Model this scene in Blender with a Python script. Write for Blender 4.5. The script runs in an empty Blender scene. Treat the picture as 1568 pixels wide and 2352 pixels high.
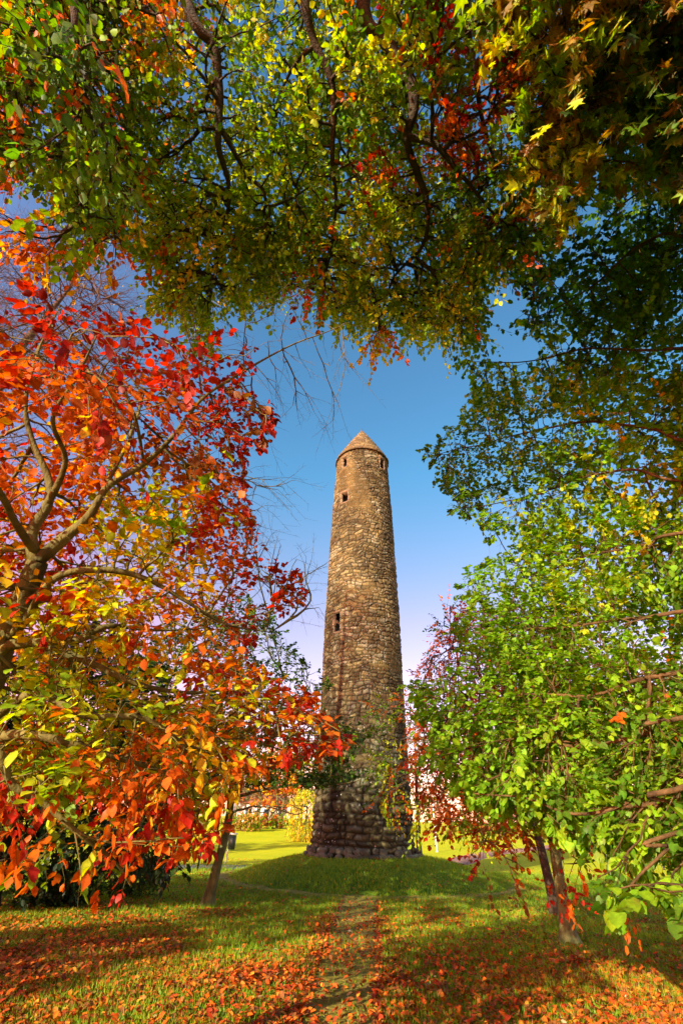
import bpy, math, random
import numpy as np
from mathutils import Matrix, Vector

rng = np.random.default_rng(7)
random.seed(7)
S = bpy.context.scene
C = bpy.context.collection
R = math.radians

# ---------------------------------------------------------------- camera
EYE = np.array([0.0, 0.0, 1.7])
PITCH, ROLL = R(33.95), R(1.65)
cam_d = bpy.data.cameras.new("camera")
cam = bpy.data.objects.new("camera", cam_d)
C.objects.link(cam)
cam_d.sensor_fit = 'VERTICAL'
cam_d.sensor_height = 36.0
cam_d.sensor_width = 24.0
cam_d.lens = 16.0
cam_d.clip_start = 0.05
cam_d.clip_end = 3000
_m = Matrix.Rotation(R(90) + PITCH, 4, 'X') @ Matrix.Rotation(ROLL, 4, 'Z')
cam.matrix_world = Matrix.Translation(Vector(EYE)) @ _m
S.camera = cam
_M = np.array(_m.to_3x3())

# ---------------------------------------------------------------- sun, sky, exposure
SUN_AZ = np.array([-0.58, -0.81]); SUN_AZ /= np.linalg.norm(SUN_AZ)
SUN_EL = R(19)
to_sun = Vector((SUN_AZ[0]*math.cos(SUN_EL), SUN_AZ[1]*math.cos(SUN_EL), math.sin(SUN_EL)))
sun_d = bpy.data.lights.new("sun", 'SUN')
sun_d.energy = 5.0
sun_d.angle = R(0.5)
sun_d.color = (1.0, 0.88, 0.66)
sun = bpy.data.objects.new("sun", sun_d)
C.objects.link(sun)
sun.rotation_euler = to_sun.to_track_quat('Z', 'Y').to_euler()
sun.location = (-30, -20, 30)

W = bpy.data.worlds.new("World"); S.world = W; W.use_nodes = True
nt = W.node_tree; N = nt.nodes; L = nt.links
for n in list(N): N.remove(n)
out = N.new('ShaderNodeOutputWorld'); bg = N.new('ShaderNodeBackground')
sky = N.new('ShaderNodeTexSky'); sky.sky_type = 'NISHITA'; sky.sun_disc = False
sky.sun_elevation = SUN_EL
sky.sun_rotation = math.atan2(SUN_AZ[0], SUN_AZ[1])
sky.air_density = 1.0; sky.dust_density = 0.4; sky.ozone_density = 2.0
tc = N.new('ShaderNodeTexCoord'); sep = N.new('ShaderNodeSeparateXYZ')
ramp = N.new('ShaderNodeValToRGB')
cr = ramp.color_ramp
cr.elements[0].position = 0.0;  cr.elements[0].color = (1.0, 0.86, 1.0, 1)
cr.elements[1].position = 0.9;  cr.elements[1].color = (0.75, 0.95, 0.9, 1)
e = cr.elements.new(0.35); e.color = (1.15, 0.86, 0.84, 1)
e = cr.elements.new(0.62); e.color = (0.72, 1.0, 0.92, 1)
lw = N.new('ShaderNodeMapRange'); lw.inputs[1].default_value = 0.15; lw.inputs[2].default_value = 0.65
mx = N.new('ShaderNodeMix'); mx.data_type = 'RGBA'; mx.blend_type = 'MULTIPLY'; mx.inputs[0].default_value = 1.0
mx2 = N.new('ShaderNodeMix'); mx2.data_type = 'RGBA'; mx2.blend_type = 'MULTIPLY'
mx2.inputs[7].default_value = (1.9, 0.95, 1.02, 1)
neg = N.new('ShaderNodeMath'); neg.operation = 'MULTIPLY'; neg.inputs[1].default_value = -1.0
hs = N.new('ShaderNodeHueSaturation'); hs.inputs['Saturation'].default_value = 1.15
L.new(tc.outputs['Generated'], sep.inputs[0]); L.new(sep.outputs['Z'], ramp.inputs[0])
L.new(sep.outputs['X'], neg.inputs[0]); L.new(neg.outputs[0], lw.inputs[0])
L.new(sky.outputs[0], hs.inputs['Color']); L.new(hs.outputs[0], mx.inputs[6]); L.new(ramp.outputs[0], mx.inputs[7])
L.new(mx.outputs[2], mx2.inputs[6]); L.new(lw.outputs[0], mx2.inputs[0])
hz = N.new('ShaderNodeMapRange'); hz.inputs[1].default_value = 0.62; hz.inputs[2].default_value = 0.10
mx3 = N.new('ShaderNodeMix'); mx3.data_type = 'RGBA'; mx3.blend_type = 'MULTIPLY'; mx3.inputs[7].default_value = (1.65, .86, .70, 1)
L.new(sep.outputs['Z'], hz.inputs[0]); L.new(hz.outputs[0], mx3.inputs[0]); L.new(mx2.outputs[2], mx3.inputs[6])
L.new(mx3.outputs[2], bg.inputs[0]); bg.inputs[1].default_value = 0.14
L.new(bg.outputs[0], out.inputs[0])

S.view_settings.view_transform = 'Standard'
S.view_settings.look = 'None'
S.view_settings.gamma = 1.0
S.view_settings.exposure = 1.3
S.cycles.max_bounces = 6
S.cycles.transmission_bounces = 4
S.cycles.diffuse_bounces = 4
S.cycles.sample_clamp_indirect = 4.0

# ---------------------------------------------------------------- helpers
def ray(dx, dy):
    """unit world direction(s) through a photo position (1568x2352 units)"""
    dx = np.asarray(dx, float); dy = np.asarray(dy, float)
    k = 1.130 / 1181.0
    v = np.stack([(dx-784)*k, (1176-dy)*k, -np.ones_like(dx)], -1)
    v = v @ _M.T
    return v / np.linalg.norm(v, axis=-1, keepdims=True)
def P(dx, dy, r):
    r = np.asarray(r, float)
    return EYE + ray(dx, dy) * r[..., None]
def to_px(p):
    q = (np.asarray(p) - EYE) @ _M
    return np.stack([784 + q[..., 0]/-q[..., 2]*1181/1.13, 1176 - q[..., 1]/-q[..., 2]*1181/1.13], -1)

def sstep(a, b, x):
    t = np.clip((x-a)/(b-a), 0, 1); return t*t*(3-2*t)
_lat = np.random.default_rng(99).random((32, 32, 32))
def noise3(p, s=1.0):
    p = np.asarray(p)*s
    i = np.floor(p).astype(int); f = p-i; f = f*f*(3-2*f)
    r = 0
    for a in (0, 1):
        for b in (0, 1):
            for c in (0, 1):
                w = (f[..., 0] if a else 1-f[..., 0])*(f[..., 1] if b else 1-f[..., 1])*(f[..., 2] if c else 1-f[..., 2])
                r = r + w*_lat[(i[..., 0]+a) % 32, (i[..., 1]+b) % 32, (i[..., 2]+c) % 32]
    return r
def noise2(x, y, s=1.0, z=0.0):
    return noise3(np.stack([x, y, np.full_like(x, z)], -1), s)

def mesh_np(name, V, faces, mat, parent=None, col=None, smooth=False, shade=None):
    """faces: list of (n,k) index arrays"""
    me = bpy.data.meshes.new(name)
    V = np.asarray(V, np.float32)
    nl = sum(f.size for f in faces); nf = sum(len(f) for f in faces)
    me.vertices.add(len(V)); me.vertices.foreach_set("co", V.ravel())
    me.loops.add(nl); me.polygons.add(nf)
    me.loops.foreach_set("vertex_index", np.concatenate([f.ravel() for f in faces]).astype(np.int32))
    tot = np.concatenate([np.full(len(f), f.shape[1]) for f in faces])
    st = np.concatenate([[0], np.cumsum(tot)[:-1]]).astype(np.int32)
    me.polygons.foreach_set("loop_start", st)
    if smooth is not False:
        me.polygons.foreach_set("use_smooth", np.ones(nf, bool))
    me.update(calc_edges=True)
    if col is not None:
        a = me.color_attributes.new("Col", 'FLOAT_COLOR', 'POINT')
        cc = np.ones((len(V), 4), np.float32); cc[:, :3] = col
        a.data.foreach_set("color", cc.ravel())
    for m in (mat if isinstance(mat, list) else [mat]): me.materials.append(m)
    o = bpy.data.objects.new(name, me); C.objects.link(o)
    if parent: o.parent = parent
    return o
def tag(o, label=None, cat=None, group=None, kind=None):
    if label: o['label'] = label
    if cat: o['category'] = cat
    if group: o['group'] = group
    if kind: o['kind'] = kind
    return o
def thing(name, label, cat, loc=(0, 0, 0), rz=0, group=None):
    o = bpy.data.objects.new(name, None); C.objects.link(o)
    o.location = loc; o.rotation_euler = (0, 0, rz); o.empty_display_size = 0.3
    return tag(o, label, cat, group)
class MB:
    def __init__(s): s.V = []; s.F = {}; s.n = 0; s.c = []
    def add(s, V, faces, col=(1, 1, 1)):
        V = np.asarray(V, float).reshape(-1, 3)
        for f in faces:
            f = np.asarray(f)
            s.F.setdefault(f.shape[1], []).append(f+s.n)
        s.V.append(V); s.n += len(V)
        s.c.append(np.broadcast_to(np.asarray(col, float), (len(V), 3)))
    def box(s, c, d, rz=0, taper=1.0, col=(1, 1, 1)):
        v = np.array([[x, y, z] for z in (-.5, .5) for y in (-.5, .5) for x in (-.5, .5)], float)
        v[4:, :2] *= taper
        v = v*np.array(d)
        cz, sz = math.cos(rz), math.sin(rz)
        v = v @ np.array([[cz, sz, 0], [-sz, cz, 0], [0, 0, 1]]) + np.array(c)
        s.add(v, [np.array([[0, 2, 3, 1], [4, 5, 7, 6], [0, 1, 5, 4], [2, 6, 7, 3], [0, 4, 6, 2], [1, 3, 7, 5]])], col)
    def tube(s, pts, rad, k=8, cap=True, col=(1, 1, 1)):
        pts = np.asarray(pts, float); n = len(pts)
        rad = np.broadcast_to(np.asarray(rad, float), (n,))
        t = np.gradient(pts, axis=0); t /= np.linalg.norm(t, axis=1, keepdims=True)+1e-9
        ref = np.array([0.13, 0.07, 1.0]) if abs(t[:, 2]).mean() < .8 else np.array([1.0, 0.1, 0.05])
        a = np.cross(t, ref); a /= np.linalg.norm(a, axis=1, keepdims=True)+1e-9
        b = np.cross(t, a)
        th = np.arange(k)/k*2*np.pi
        ring = pts[:, None] + rad[:, None, None]*(a[:, None]*np.cos(th)[None, :, None]+b[:, None]*np.sin(th)[None, :, None])
        V = ring.reshape(-1, 3)
        i = np.arange(n-1)[:, None]*k; j = np.arange(k)[None]; j2 = (j+1) % k
        q = np.stack([i+j, i+j2, i+k+j2, i+k+j], -1).reshape(-1, 4)
        f = [q]
        if cap:
            V = np.vstack([V, pts[:1], pts[-1:]])
            c0, c1 = n*k, n*k+1
            jj = np.arange(k)
            f.append(np.stack([np.full(k, c0), (jj+1) % k, jj], -1))
            f.append(np.stack([np.full(k, c1), (n-1)*k+jj, (n-1)*k+(jj+1) % k], -1))
        s.add(V, f, col)
    def build(s, name, mat, parent=None, smooth=True):
        V = np.vstack(s.V)
        o = mesh_np(name, V, [np.vstack(v) for v in s.F.values()], mat, parent, np.vstack(s.c), smooth)
        return o

# ---------------------------------------------------------------- materials
def newmat(name):
    m = bpy.data.materials.new(name); m.use_nodes = True
    for n in list(m.node_tree.nodes): m.node_tree.nodes.remove(n)
    return m, m.node_tree.nodes, m.node_tree.links
def leaf_mat(name, trans=0.45, rough=0.5, spec=0.25, vein=True):
    m, N, L = newmat(name)
    o = N.new('ShaderNodeOutputMaterial'); a = N.new('ShaderNodeAttribute'); a.attribute_name = 'Col'
    p = N.new('ShaderNodeBsdfPrincipled'); t = N.new('ShaderNodeBsdfTranslucent'); x = N.new('ShaderNodeMixShader')
    tcn = N.new('ShaderNodeTexCoord'); nz = N.new('ShaderNodeTexNoise'); nz.inputs['Scale'].default_value = 38
    nz.inputs['Detail'].default_value = 3
    mr = N.new('ShaderNodeMapRange'); mr.inputs[1].default_value = .3; mr.inputs[2].default_value = .7
    mr.inputs[3].default_value = .72; mr.inputs[4].default_value = 1.2
    mu = N.new('ShaderNodeMix'); mu.data_type = 'RGBA'; mu.blend_type = 'MULTIPLY'; mu.inputs[0].default_value = 1
    L.new(tcn.outputs['Object'], nz.inputs['Vector']); L.new(nz.outputs['Fac'], mr.inputs[0])
    L.new(a.outputs['Color'], mu.inputs[6]); L.new(mr.outputs[0], mu.inputs[7])
    hs = N.new('ShaderNodeHueSaturation'); hs.inputs['Saturation'].default_value = 1.15; hs.inputs['Value'].default_value = 1.3
    L.new(mu.outputs[2], p.inputs['Base Color']); L.new(mu.outputs[2], hs.inputs['Color']); L.new(hs.outputs[0], t.inputs[0])
    p.inputs['Roughness'].default_value = rough; p.inputs['Specular IOR Level'].default_value = spec
    x.inputs[0].default_value = trans
    L.new(p.outputs[0], x.inputs[1]); L.new(t.outputs[0], x.inputs[2]); L.new(x.outputs[0], o.inputs[0])
    return m
def noisy_mat(name, cols, scale=5.0, rough=0.85, bump=0.3, attr=False, bscale=None, detail=8, stretch=(1, 1, 1), spec=0.2):
    m, N, L = newmat(name)
    o = N.new('ShaderNodeOutputMaterial'); p = N.new('ShaderNodeBsdfPrincipled')
    tcn = N.new('ShaderNodeTexCoord'); mp = N.new('ShaderNodeMapping'); mp.inputs['Scale'].default_value = stretch
    nz = N.new('ShaderNodeTexNoise'); nz.inputs['Scale'].default_value = scale; nz.inputs['Detail'].default_value = detail
    nz.inputs['Roughness'].default_value = 0.65
    rp = N.new('ShaderNodeValToRGB')
    el = rp.color_ramp.elements
    pos = np.linspace(0.3, 0.7, len(cols))
    el[0].position = pos[0]; el[0].color = (*cols[0], 1); el[1].position = pos[-1]; el[1].color = (*cols[-1], 1)
    for q, c in zip(pos[1:-1], cols[1:-1]):
        e = el.new(q); e.color = (*c, 1)
    L.new(tcn.outputs['Object'], mp.inputs[0]); L.new(mp.outputs[0], nz.inputs['Vector']); L.new(nz.outputs['Fac'], rp.inputs[0])
    src = rp.outputs[0]
    if attr:
        a = N.new('ShaderNodeAttribute'); a.attribute_name = 'Col'
        mu = N.new('ShaderNodeMix'); mu.data_type = 'RGBA'; mu.blend_type = 'MULTIPLY'; mu.inputs[0].default_value = 1
        L.new(src, mu.inputs[6]); L.new(a.outputs['Color'], mu.inputs[7]); src = mu.outputs[2]
    L.new(src, p.inputs['Base Color'])
    p.inputs['Roughness'].default_value = rough; p.inputs['Specular IOR Level'].default_value = spec
    if bump:
        b = N.new('ShaderNodeBump'); b.inputs['Strength'].default_value = bump; b.inputs['Distance'].default_value = 0.05
        n2 = N.new('ShaderNodeTexNoise'); n2.inputs['Scale'].default_value = bscale or scale*4; n2.inputs['Detail'].default_value = 6
        L.new(mp.outputs[0], n2.inputs['Vector']); L.new(n2.outputs['Fac'], b.inputs['Height']); L.new(b.outputs[0], p.inputs['Normal'])
    L.new(p.outputs[0], o.inputs[0])
    return m
M_leaf = leaf_mat('leaf', 0.5)
M_leaf_far = leaf_mat('leaf_far', 0.3, 0.8, 0.1)
M_litter = leaf_mat('litter_leaf', 0.12, 0.6, 0.2)
M_blade = leaf_mat('grass_blade', 0.35, 0.5, 0.25)
M_bark = noisy_mat('bark_olive', [(0.035, 0.026, 0.012), (0.10, 0.075, 0.028), (0.17, 0.13, 0.05)], 9, 0.85, 0.6, stretch=(1, 1, .35))
M_bark_grey = noisy_mat('bark_smooth', [(0.045, 0.045, 0.014), (0.12, 0.125, 0.040), (0.20, 0.20, 0.07)], 7, 0.75, 0.35, stretch=(1, 1, .5))
M_bark_beech = noisy_mat('bark_beech', [(0.035, 0.030, 0.008), (0.11, 0.092, 0.022), (0.19, 0.16, 0.04)], 7, 0.8, 0.4, stretch=(1, 1, .5))
M_bark_dark = noisy_mat('bark_dark', [(0.018, 0.013, 0.009), (0.05, 0.035, 0.02), (0.08, 0.055, 0.03)], 9, 0.9, 0.5)
M_twig = noisy_mat('twig_brown', [(0.03, 0.018, 0.010), (0.09, 0.05, 0.022)], 12, 0.8, 0.0)

# ---------------------------------------------------------------- terrain
TX, TY = 1.47, 27.0
def gz(x, y):
    x = np.asarray(x, float); y = np.asarray(y, float)
    z = -0.55*sstep(5, 21, y) - 0.25*sstep(24, 42, y) + 1.0*sstep(44, 95, y) + 0.5*sstep(90, 200, y)
    dd = np.hypot((x-TX-0.25)/1.04, y-TY+0.1)
    z = z + 0.85*(1-np.clip((dd-2.5)/3.7, 0, 1)**1.35)
    far = np.clip((np.hypot(x, y)-30)/60, 0, 1)
    z = z + 0.05*(noise2(x, y, 0.35)-.5)*(1-far)*sstep(0, 3, dd-6) + 0.8*(noise2(x, y, 0.03, 3)-.5)*far + 0.015*(noise2(x, y, 1.7, 9)-.5)
    return z
def ground_at(dx, dy):
    d = ray(dx, dy); t = np.concatenate([np.arange(3, 60, .1), np.arange(60, 400, .5)])
    p = EYE + d[None]*t[:, None]
    below = np.nonzero(p[:, 2] <= gz(p[:, 0], p[:, 1]))[0]
    return p[below[0]] if len(below) else p[-1]

def warp_axis(lo, hi, dens):
    v = [lo]
    while v[-1] < hi: v.append(v[-1]+dens(v[-1]))
    return np.array(v)
gx = warp_axis(-320, 320, lambda v: 0.15 + 0.00 + max(0, abs(v)-14)*0.06)
gy = warp_axis(-25, 520, lambda v: 0.15 + max(0, v-32)*0.04 + max(0, 3-v)*0.08)
GX, GY = np.meshgrid(gx, gy); GZ = gz(GX, GY)
def grid_faces(ny, nx, wrap=False):
    a = np.arange(ny-1)[:, None]*nx; b = np.arange(nx if wrap else nx-1)[None]; b2 = (b+1) % nx
    return np.stack([a+b, a+b2, a+nx+b2, a+nx+b], -1).reshape(-1, 4)
def ground_material():
    m, N, L = newmat('lawn')
    o = N.new('ShaderNodeOutputMaterial'); p = N.new('ShaderNodeBsdfPrincipled')
    g = N.new('ShaderNodeNewGeometry')
    def nz(scale, det=6):
        n = N.new('ShaderNodeTexNoise'); n.inputs['Scale'].default_value = scale; n.inputs['Detail'].default_value = det
        L.new(g.outputs['Position'], n.inputs['Vector']); return n.outputs['Fac']
    def rampn(f, cols, lo=.35, hi=.65):
        r = N.new('ShaderNodeValToRGB'); el = r.color_ramp.elements
        el[0].position = lo; el[0].color = (*cols[0], 1); el[1].position = hi; el[1].color = (*cols[1], 1)
        L.new(f, r.inputs[0]); return r.outputs[0]
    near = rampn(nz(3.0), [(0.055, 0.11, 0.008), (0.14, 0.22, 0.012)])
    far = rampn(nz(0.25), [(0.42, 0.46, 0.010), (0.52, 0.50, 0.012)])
    fine = rampn(nz(30), [(0.78, 0.78, 0.7), (1.15, 1.15, 1.1)])
    sp = N.new('ShaderNodeSeparateXYZ'); L.new(g.outputs['Position'], sp.inputs[0])
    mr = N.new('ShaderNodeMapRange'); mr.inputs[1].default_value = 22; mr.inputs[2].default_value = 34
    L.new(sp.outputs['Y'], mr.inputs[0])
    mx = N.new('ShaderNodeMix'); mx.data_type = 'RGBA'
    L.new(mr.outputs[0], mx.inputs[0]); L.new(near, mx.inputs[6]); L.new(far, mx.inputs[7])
    m2 = N.new('ShaderNodeMix'); m2.data_type = 'RGBA'; m2.blend_type = 'MULTIPLY'; m2.inputs[0].default_value = 1
    L.new(mx.outputs[2], m2.inputs[6]); L.new(fine, m2.inputs[7]); L.new(m2.outputs[2], p.inputs['Base Color'])
    p.inputs['Roughness'].default_value = 0.95; p.inputs['Specular IOR Level'].default_value = 0.05
    b = N.new('ShaderNodeBump'); b.inputs['Strength'].default_value = 0.5; b.inputs['Distance'].default_value = 0.05
    L.new(nz(40), b.inputs['Height']); L.new(b.outputs[0], p.inputs['Normal'])
    L.new(p.outputs[0], o.inputs[0]); return m
M_lawn = ground_material()
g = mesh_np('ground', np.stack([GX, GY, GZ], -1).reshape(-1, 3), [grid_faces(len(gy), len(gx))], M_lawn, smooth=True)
tag(g, kind='structure')

def strip(name, cl, w, mat, lift, n=200, jag=0.12, js=1.3):
    """draped strip along a centre line of (x,y), irregular edges"""
    cl = np.asarray(cl, float); t = np.linspace(0, len(cl)-1, n)
    i = np.clip(t.astype(int), 0, len(cl)-2)
    def cat(a):
        p0 = a[np.maximum(i-1, 0)]; p1 = a[i]; p2 = a[i+1]; p3 = a[np.minimum(i+2, len(a)-1)]
        f = (t-i).reshape(-1, *([1]*(a.ndim-1)))
        return .5*((2*p1)+(-p0+p2)*f+(2*p0-5*p1+4*p2-p3)*f**2+(-p0+3*p1-3*p2+p3)*f**3)
    c = cat(cl); ww = cat(np.broadcast_to(np.asarray(w, float), (len(cl),)).copy())
    d = np.gradient(c, axis=0); d /= np.linalg.norm(d, axis=1, keepdims=True); nn = np.stack([-d[:, 1], d[:, 0]], -1)
    k = 9; u = np.linspace(-.5, .5, k)
    jl = (noise2(c[:, 0]+50, c[:, 1], js)-.5)*jag*2+(noise2(c[:, 0]+50, c[:, 1], js*4)-.5)*jag
    jr = (noise2(c[:, 0]-50, c[:, 1], js)-.5)*jag*2+(noise2(c[:, 0]-50, c[:, 1], js*4)-.5)*jag
    off = u[None]*ww[:, None] + np.where(u[None] < 0, jl[:, None]*2*abs(u[None]), jr[:, None]*2*abs(u[None]))
    p = c[:, None]+nn[:, None]*off[..., None]
    z = gz(p[..., 0], p[..., 1])+lift*(1-np.abs(u[None]*2)**4*.9)
    o = mesh_np(name, np.concatenate([p, z[..., None]], -1).reshape(-1, 3), [grid_faces(n, k)], mat, smooth=True)
    tag(o, kind='structure'); return c, ww
M_dirt = noisy_mat('worn_dirt', [(0.11, 0.10, 0.008), (0.24, 0.18, 0.018), (0.34, 0.23, 0.04)], 3.5, 0.95, 0.6)
M_tar = noisy_mat('tarmac', [(0.20, 0.17, 0.20), (0.30, 0.26, 0.30)], 8, 0.6, 0.2)
M_redpath = noisy_mat('red_path', [(0.30, 0.15, 0.09), (0.38, 0.20, 0.12)], 5, 0.9, 0.2)
PATH = [ground_at(x, y)[:2] for x, y in ((760, 2420), (775, 2352), (790, 2280), (800, 2200), (812, 2130), (822, 2085), (828, 2060))]
PATH = [PATH[0]+(PATH[0]-PATH[1])*3]+PATH
PATHW = [1.0, 1.0, .95, 1.0, 1.1, 1.2, 1.3, 1.3]
PC, PW = strip('dirt_path', PATH, PATHW, M_dirt, 0.012, 260, 0.16)
ring = [(TX+.25+6.4*math.cos(a)*1.04, TY-.1+6.4*math.sin(a)) for a in np.linspace(R(150), R(350), 26)]
RC, RW = strip('mound_footpath', ring, 0.62, M_dirt, 0.04, 300, 0.12)
a = ground_at(250, 1990)[:2]; b = ground_at(545, 1992)[:2]; d_ = (b-a)/np.linalg.norm(b-a)
strip('tarmac_path', [a-d_*14, a, b, b+d_*3+(0, .2), b+d_*7+(0, .8), b+d_*11+(0, 2)], 3.3, M_tar, 0.06, 160, 0.05)
b = ground_at(1110, 1963)[:2]; c_ = ground_at(1250, 1947)[:2]
strip('red_gravel_path', [np.array([3.0, 38.5]), np.array([7.5, 39.5]), b, c_, c_+(c_-b)*1.5], 2.4, M_redpath, 0.04, 160, 0.08)

# ---------------------------------------------------------------- round tower
ZB = float(gz(TX, TY-2.6))-0.05
H_EYE = 1.7
zr = np.array([ZB-0.3, ZB, ZB+1.6, ZB+3.0, H_EYE+6.9, H_EYE+10.8, H_EYE+17.3, H_EYE+22.9, H_EYE+24])
rr = np.array([2.55, 2.50, 2.40, 2.36, 2.30, 2.27, 2.12, 1.89, 1.84])
ZE = H_EYE+22.6
def trad(z): return np.interp(z, zr, rr)
WINS = [(-44, ZE-.95, .42, 1.0), (46, ZE-.95, .42, 1.0), (135, ZE-.95, .42, 1.0), (225, ZE-.95, .42, 1.0),
        (-38, H_EYE+18.3, .56, .85), (-42, H_EYE+9.4, .44, 1.15)]
tower = thing('round_tower', 'tall weathered stone round tower with a pointed cap standing on the grassy mound', 'tower', (TX, TY, 0))
def masonry(th, z, r0, rs, seed, hfun, round_fun):
    """per-vertex stone id stuff: returns outward displacement, colour"""
    rg = np.random.default_rng(seed)
    zz = [z.min()-.5]
    while zz[-1] < z.max()+.5: zz.append(zz[-1]+hfun(zz[-1])*rg.uniform(.65, 1.4))
    zz = np.array(zz)
    x = th*r0
    cyl = np.stack([np.cos(th)*r0, np.sin(th)*r0, z], -1)
    wob = (noise3(cyl, 0.8)-.5)*.42+(noise3(cyl+7, 2.6)-.5)*.26+(noise3(cyl+3, 6)-.5)*.07
    zw = z+wob*(1-.55*round_fun(z))
    ci = np.clip(np.searchsorted(zz, zw)-1, 0, len(zz)-2)
    d = np.minimum(zw-zz[ci], zz[ci+1]-zw)
    side = np.zeros_like(z); sid = np.zeros(z.shape, int); cen = np.zeros_like(z)
    circ = 2*np.pi*r0
    for c in range(len(zz)-1):
        m = ci == c
        if not m.any(): continue
        h = zz[c+1]-zz[c]; xs = [0]
        while xs[-1] < circ: xs.append(xs[-1]+h*rg.uniform(.7, 2.6))
        xs = np.array(xs)*circ/xs[-1]
        xx = (x[m] + (noise3(cyl[m]+31, 3.0)-.5)*.26 + (noise3(cyl[m]+11, 7.0)-.5)*.08 + (zw[m]-zz[c])*rg.uniform(-.5, .5)) % circ
        k = np.clip(np.searchsorted(xs, xx)-1, 0, len(xs)-2)
        side[m] = np.minimum(xx-xs[k], xs[k+1]-xx); sid[m] = c*997+k*13
    dd = 1/np.sqrt(1/np.maximum(d, .001)**2+1/np.maximum(side, .001)**2)
    rf = round_fun(z)
    prof = np.clip((dd-.008)/(.045+.06*rf), 0, 1)**.65
    rnd = _lat[sid % 32, (sid//32) % 32, (sid//1024) % 32]; rnd2 = _lat[(sid*7) % 32, (sid//5) % 32, (sid//77) % 32]
    disp = prof*(.06+.05*rf)+(rnd-.5)*(.05+.03*rf)*prof+(noise3(cyl, 7)-.5)*.035
    return disp, prof, rnd, rnd2, cyl
nth, nzv = 760, 860
th1 = np.arange(nth)/nth*2*np.pi; z1 = np.linspace(ZB-.35, ZE, nzv)
TH, ZZ = np.meshgrid(th1, z1)
disp, prof, r1, r2, cyl = masonry(TH, ZZ, 2.3, None, 5, lambda z: .20+.10*(1-sstep(2.0, 6, z-ZB)), lambda z: 1-sstep(1.8, 4.5, z-ZB))
# left-over render near the top, on the side facing -40 deg from the viewer
vth = (TH+np.pi/2) % (2*np.pi); vth = np.where(vth > np.pi, vth-2*np.pi, vth)   # 0 = facing the camera, + = right
rend = .8*sstep(.50, .66, noise3(cyl, .55)*.55+noise3(cyl+9, 1.6)*.25+.32*np.exp(-((vth+.45)/.6)**2-((ZZ-(ZE-3.2))/2.6)**2))
disp = disp*(1-.75*rend)+rend*.05
RR = trad(ZZ)+disp-.05
pal = np.array([(0.25, .17, .085), (0.31, .22, .11), (0.20, .135, .075), (0.36, .27, .15), (0.28, .20, .12), (0.23, .175, .12)])
colr = pal[(r1*6).astype(int) % 6]*(.65+.7*r2)[..., None]
pale = (noise3(cyl+3, 2.2) > .60) & (r2 > .45)
colr = np.where(pale[..., None], colr*.4+np.array((.50, .44, .34))*.6, colr)
mort = np.array((.075, .05, .026))
colr = mort+(colr-mort)*np.clip(prof*1.3-.1, 0, 1)[..., None]
colr = colr*(1-.8*rend[..., None])+.8*rend[..., None]*np.array((.27, .17, .07))*(.8+.4*noise3(cyl, 5))[..., None]
stain = sstep(.5, .72, noise3(cyl*np.array([1, 1, .35])+17, .9))
colr = colr*(1-.4*stain[..., None])*np.array((.52, .58, .46))
low = 1-sstep(1.0, 7.5, ZZ-ZB)                       # tree shade over the lower wall, put into the stone colour
colr = colr*(1-low[..., None]*np.array((.22, .16, .12)))
VX = np.stack([RR*np.cos(TH), RR*np.sin(TH), ZZ], -1)
F = grid_faces(nzv, nth, True)
cth = vth.ravel()[F].mean(1); cz = ZZ.ravel()[F].mean(1)
wrapbad = np.abs(vth.ravel()[F].max(1)-vth.ravel()[F].min(1)) > 3
keep = np.ones(len(F), bool)
for (wa, wz, ww_, wh) in WINS:
    da = (cth-R(wa)+np.pi) % (2*np.pi)-np.pi
    keep &= ~((np.abs(da)*trad(wz) < ww_/2) & (np.abs(cz-wz) < wh/2) & ~wrapbad)
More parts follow.
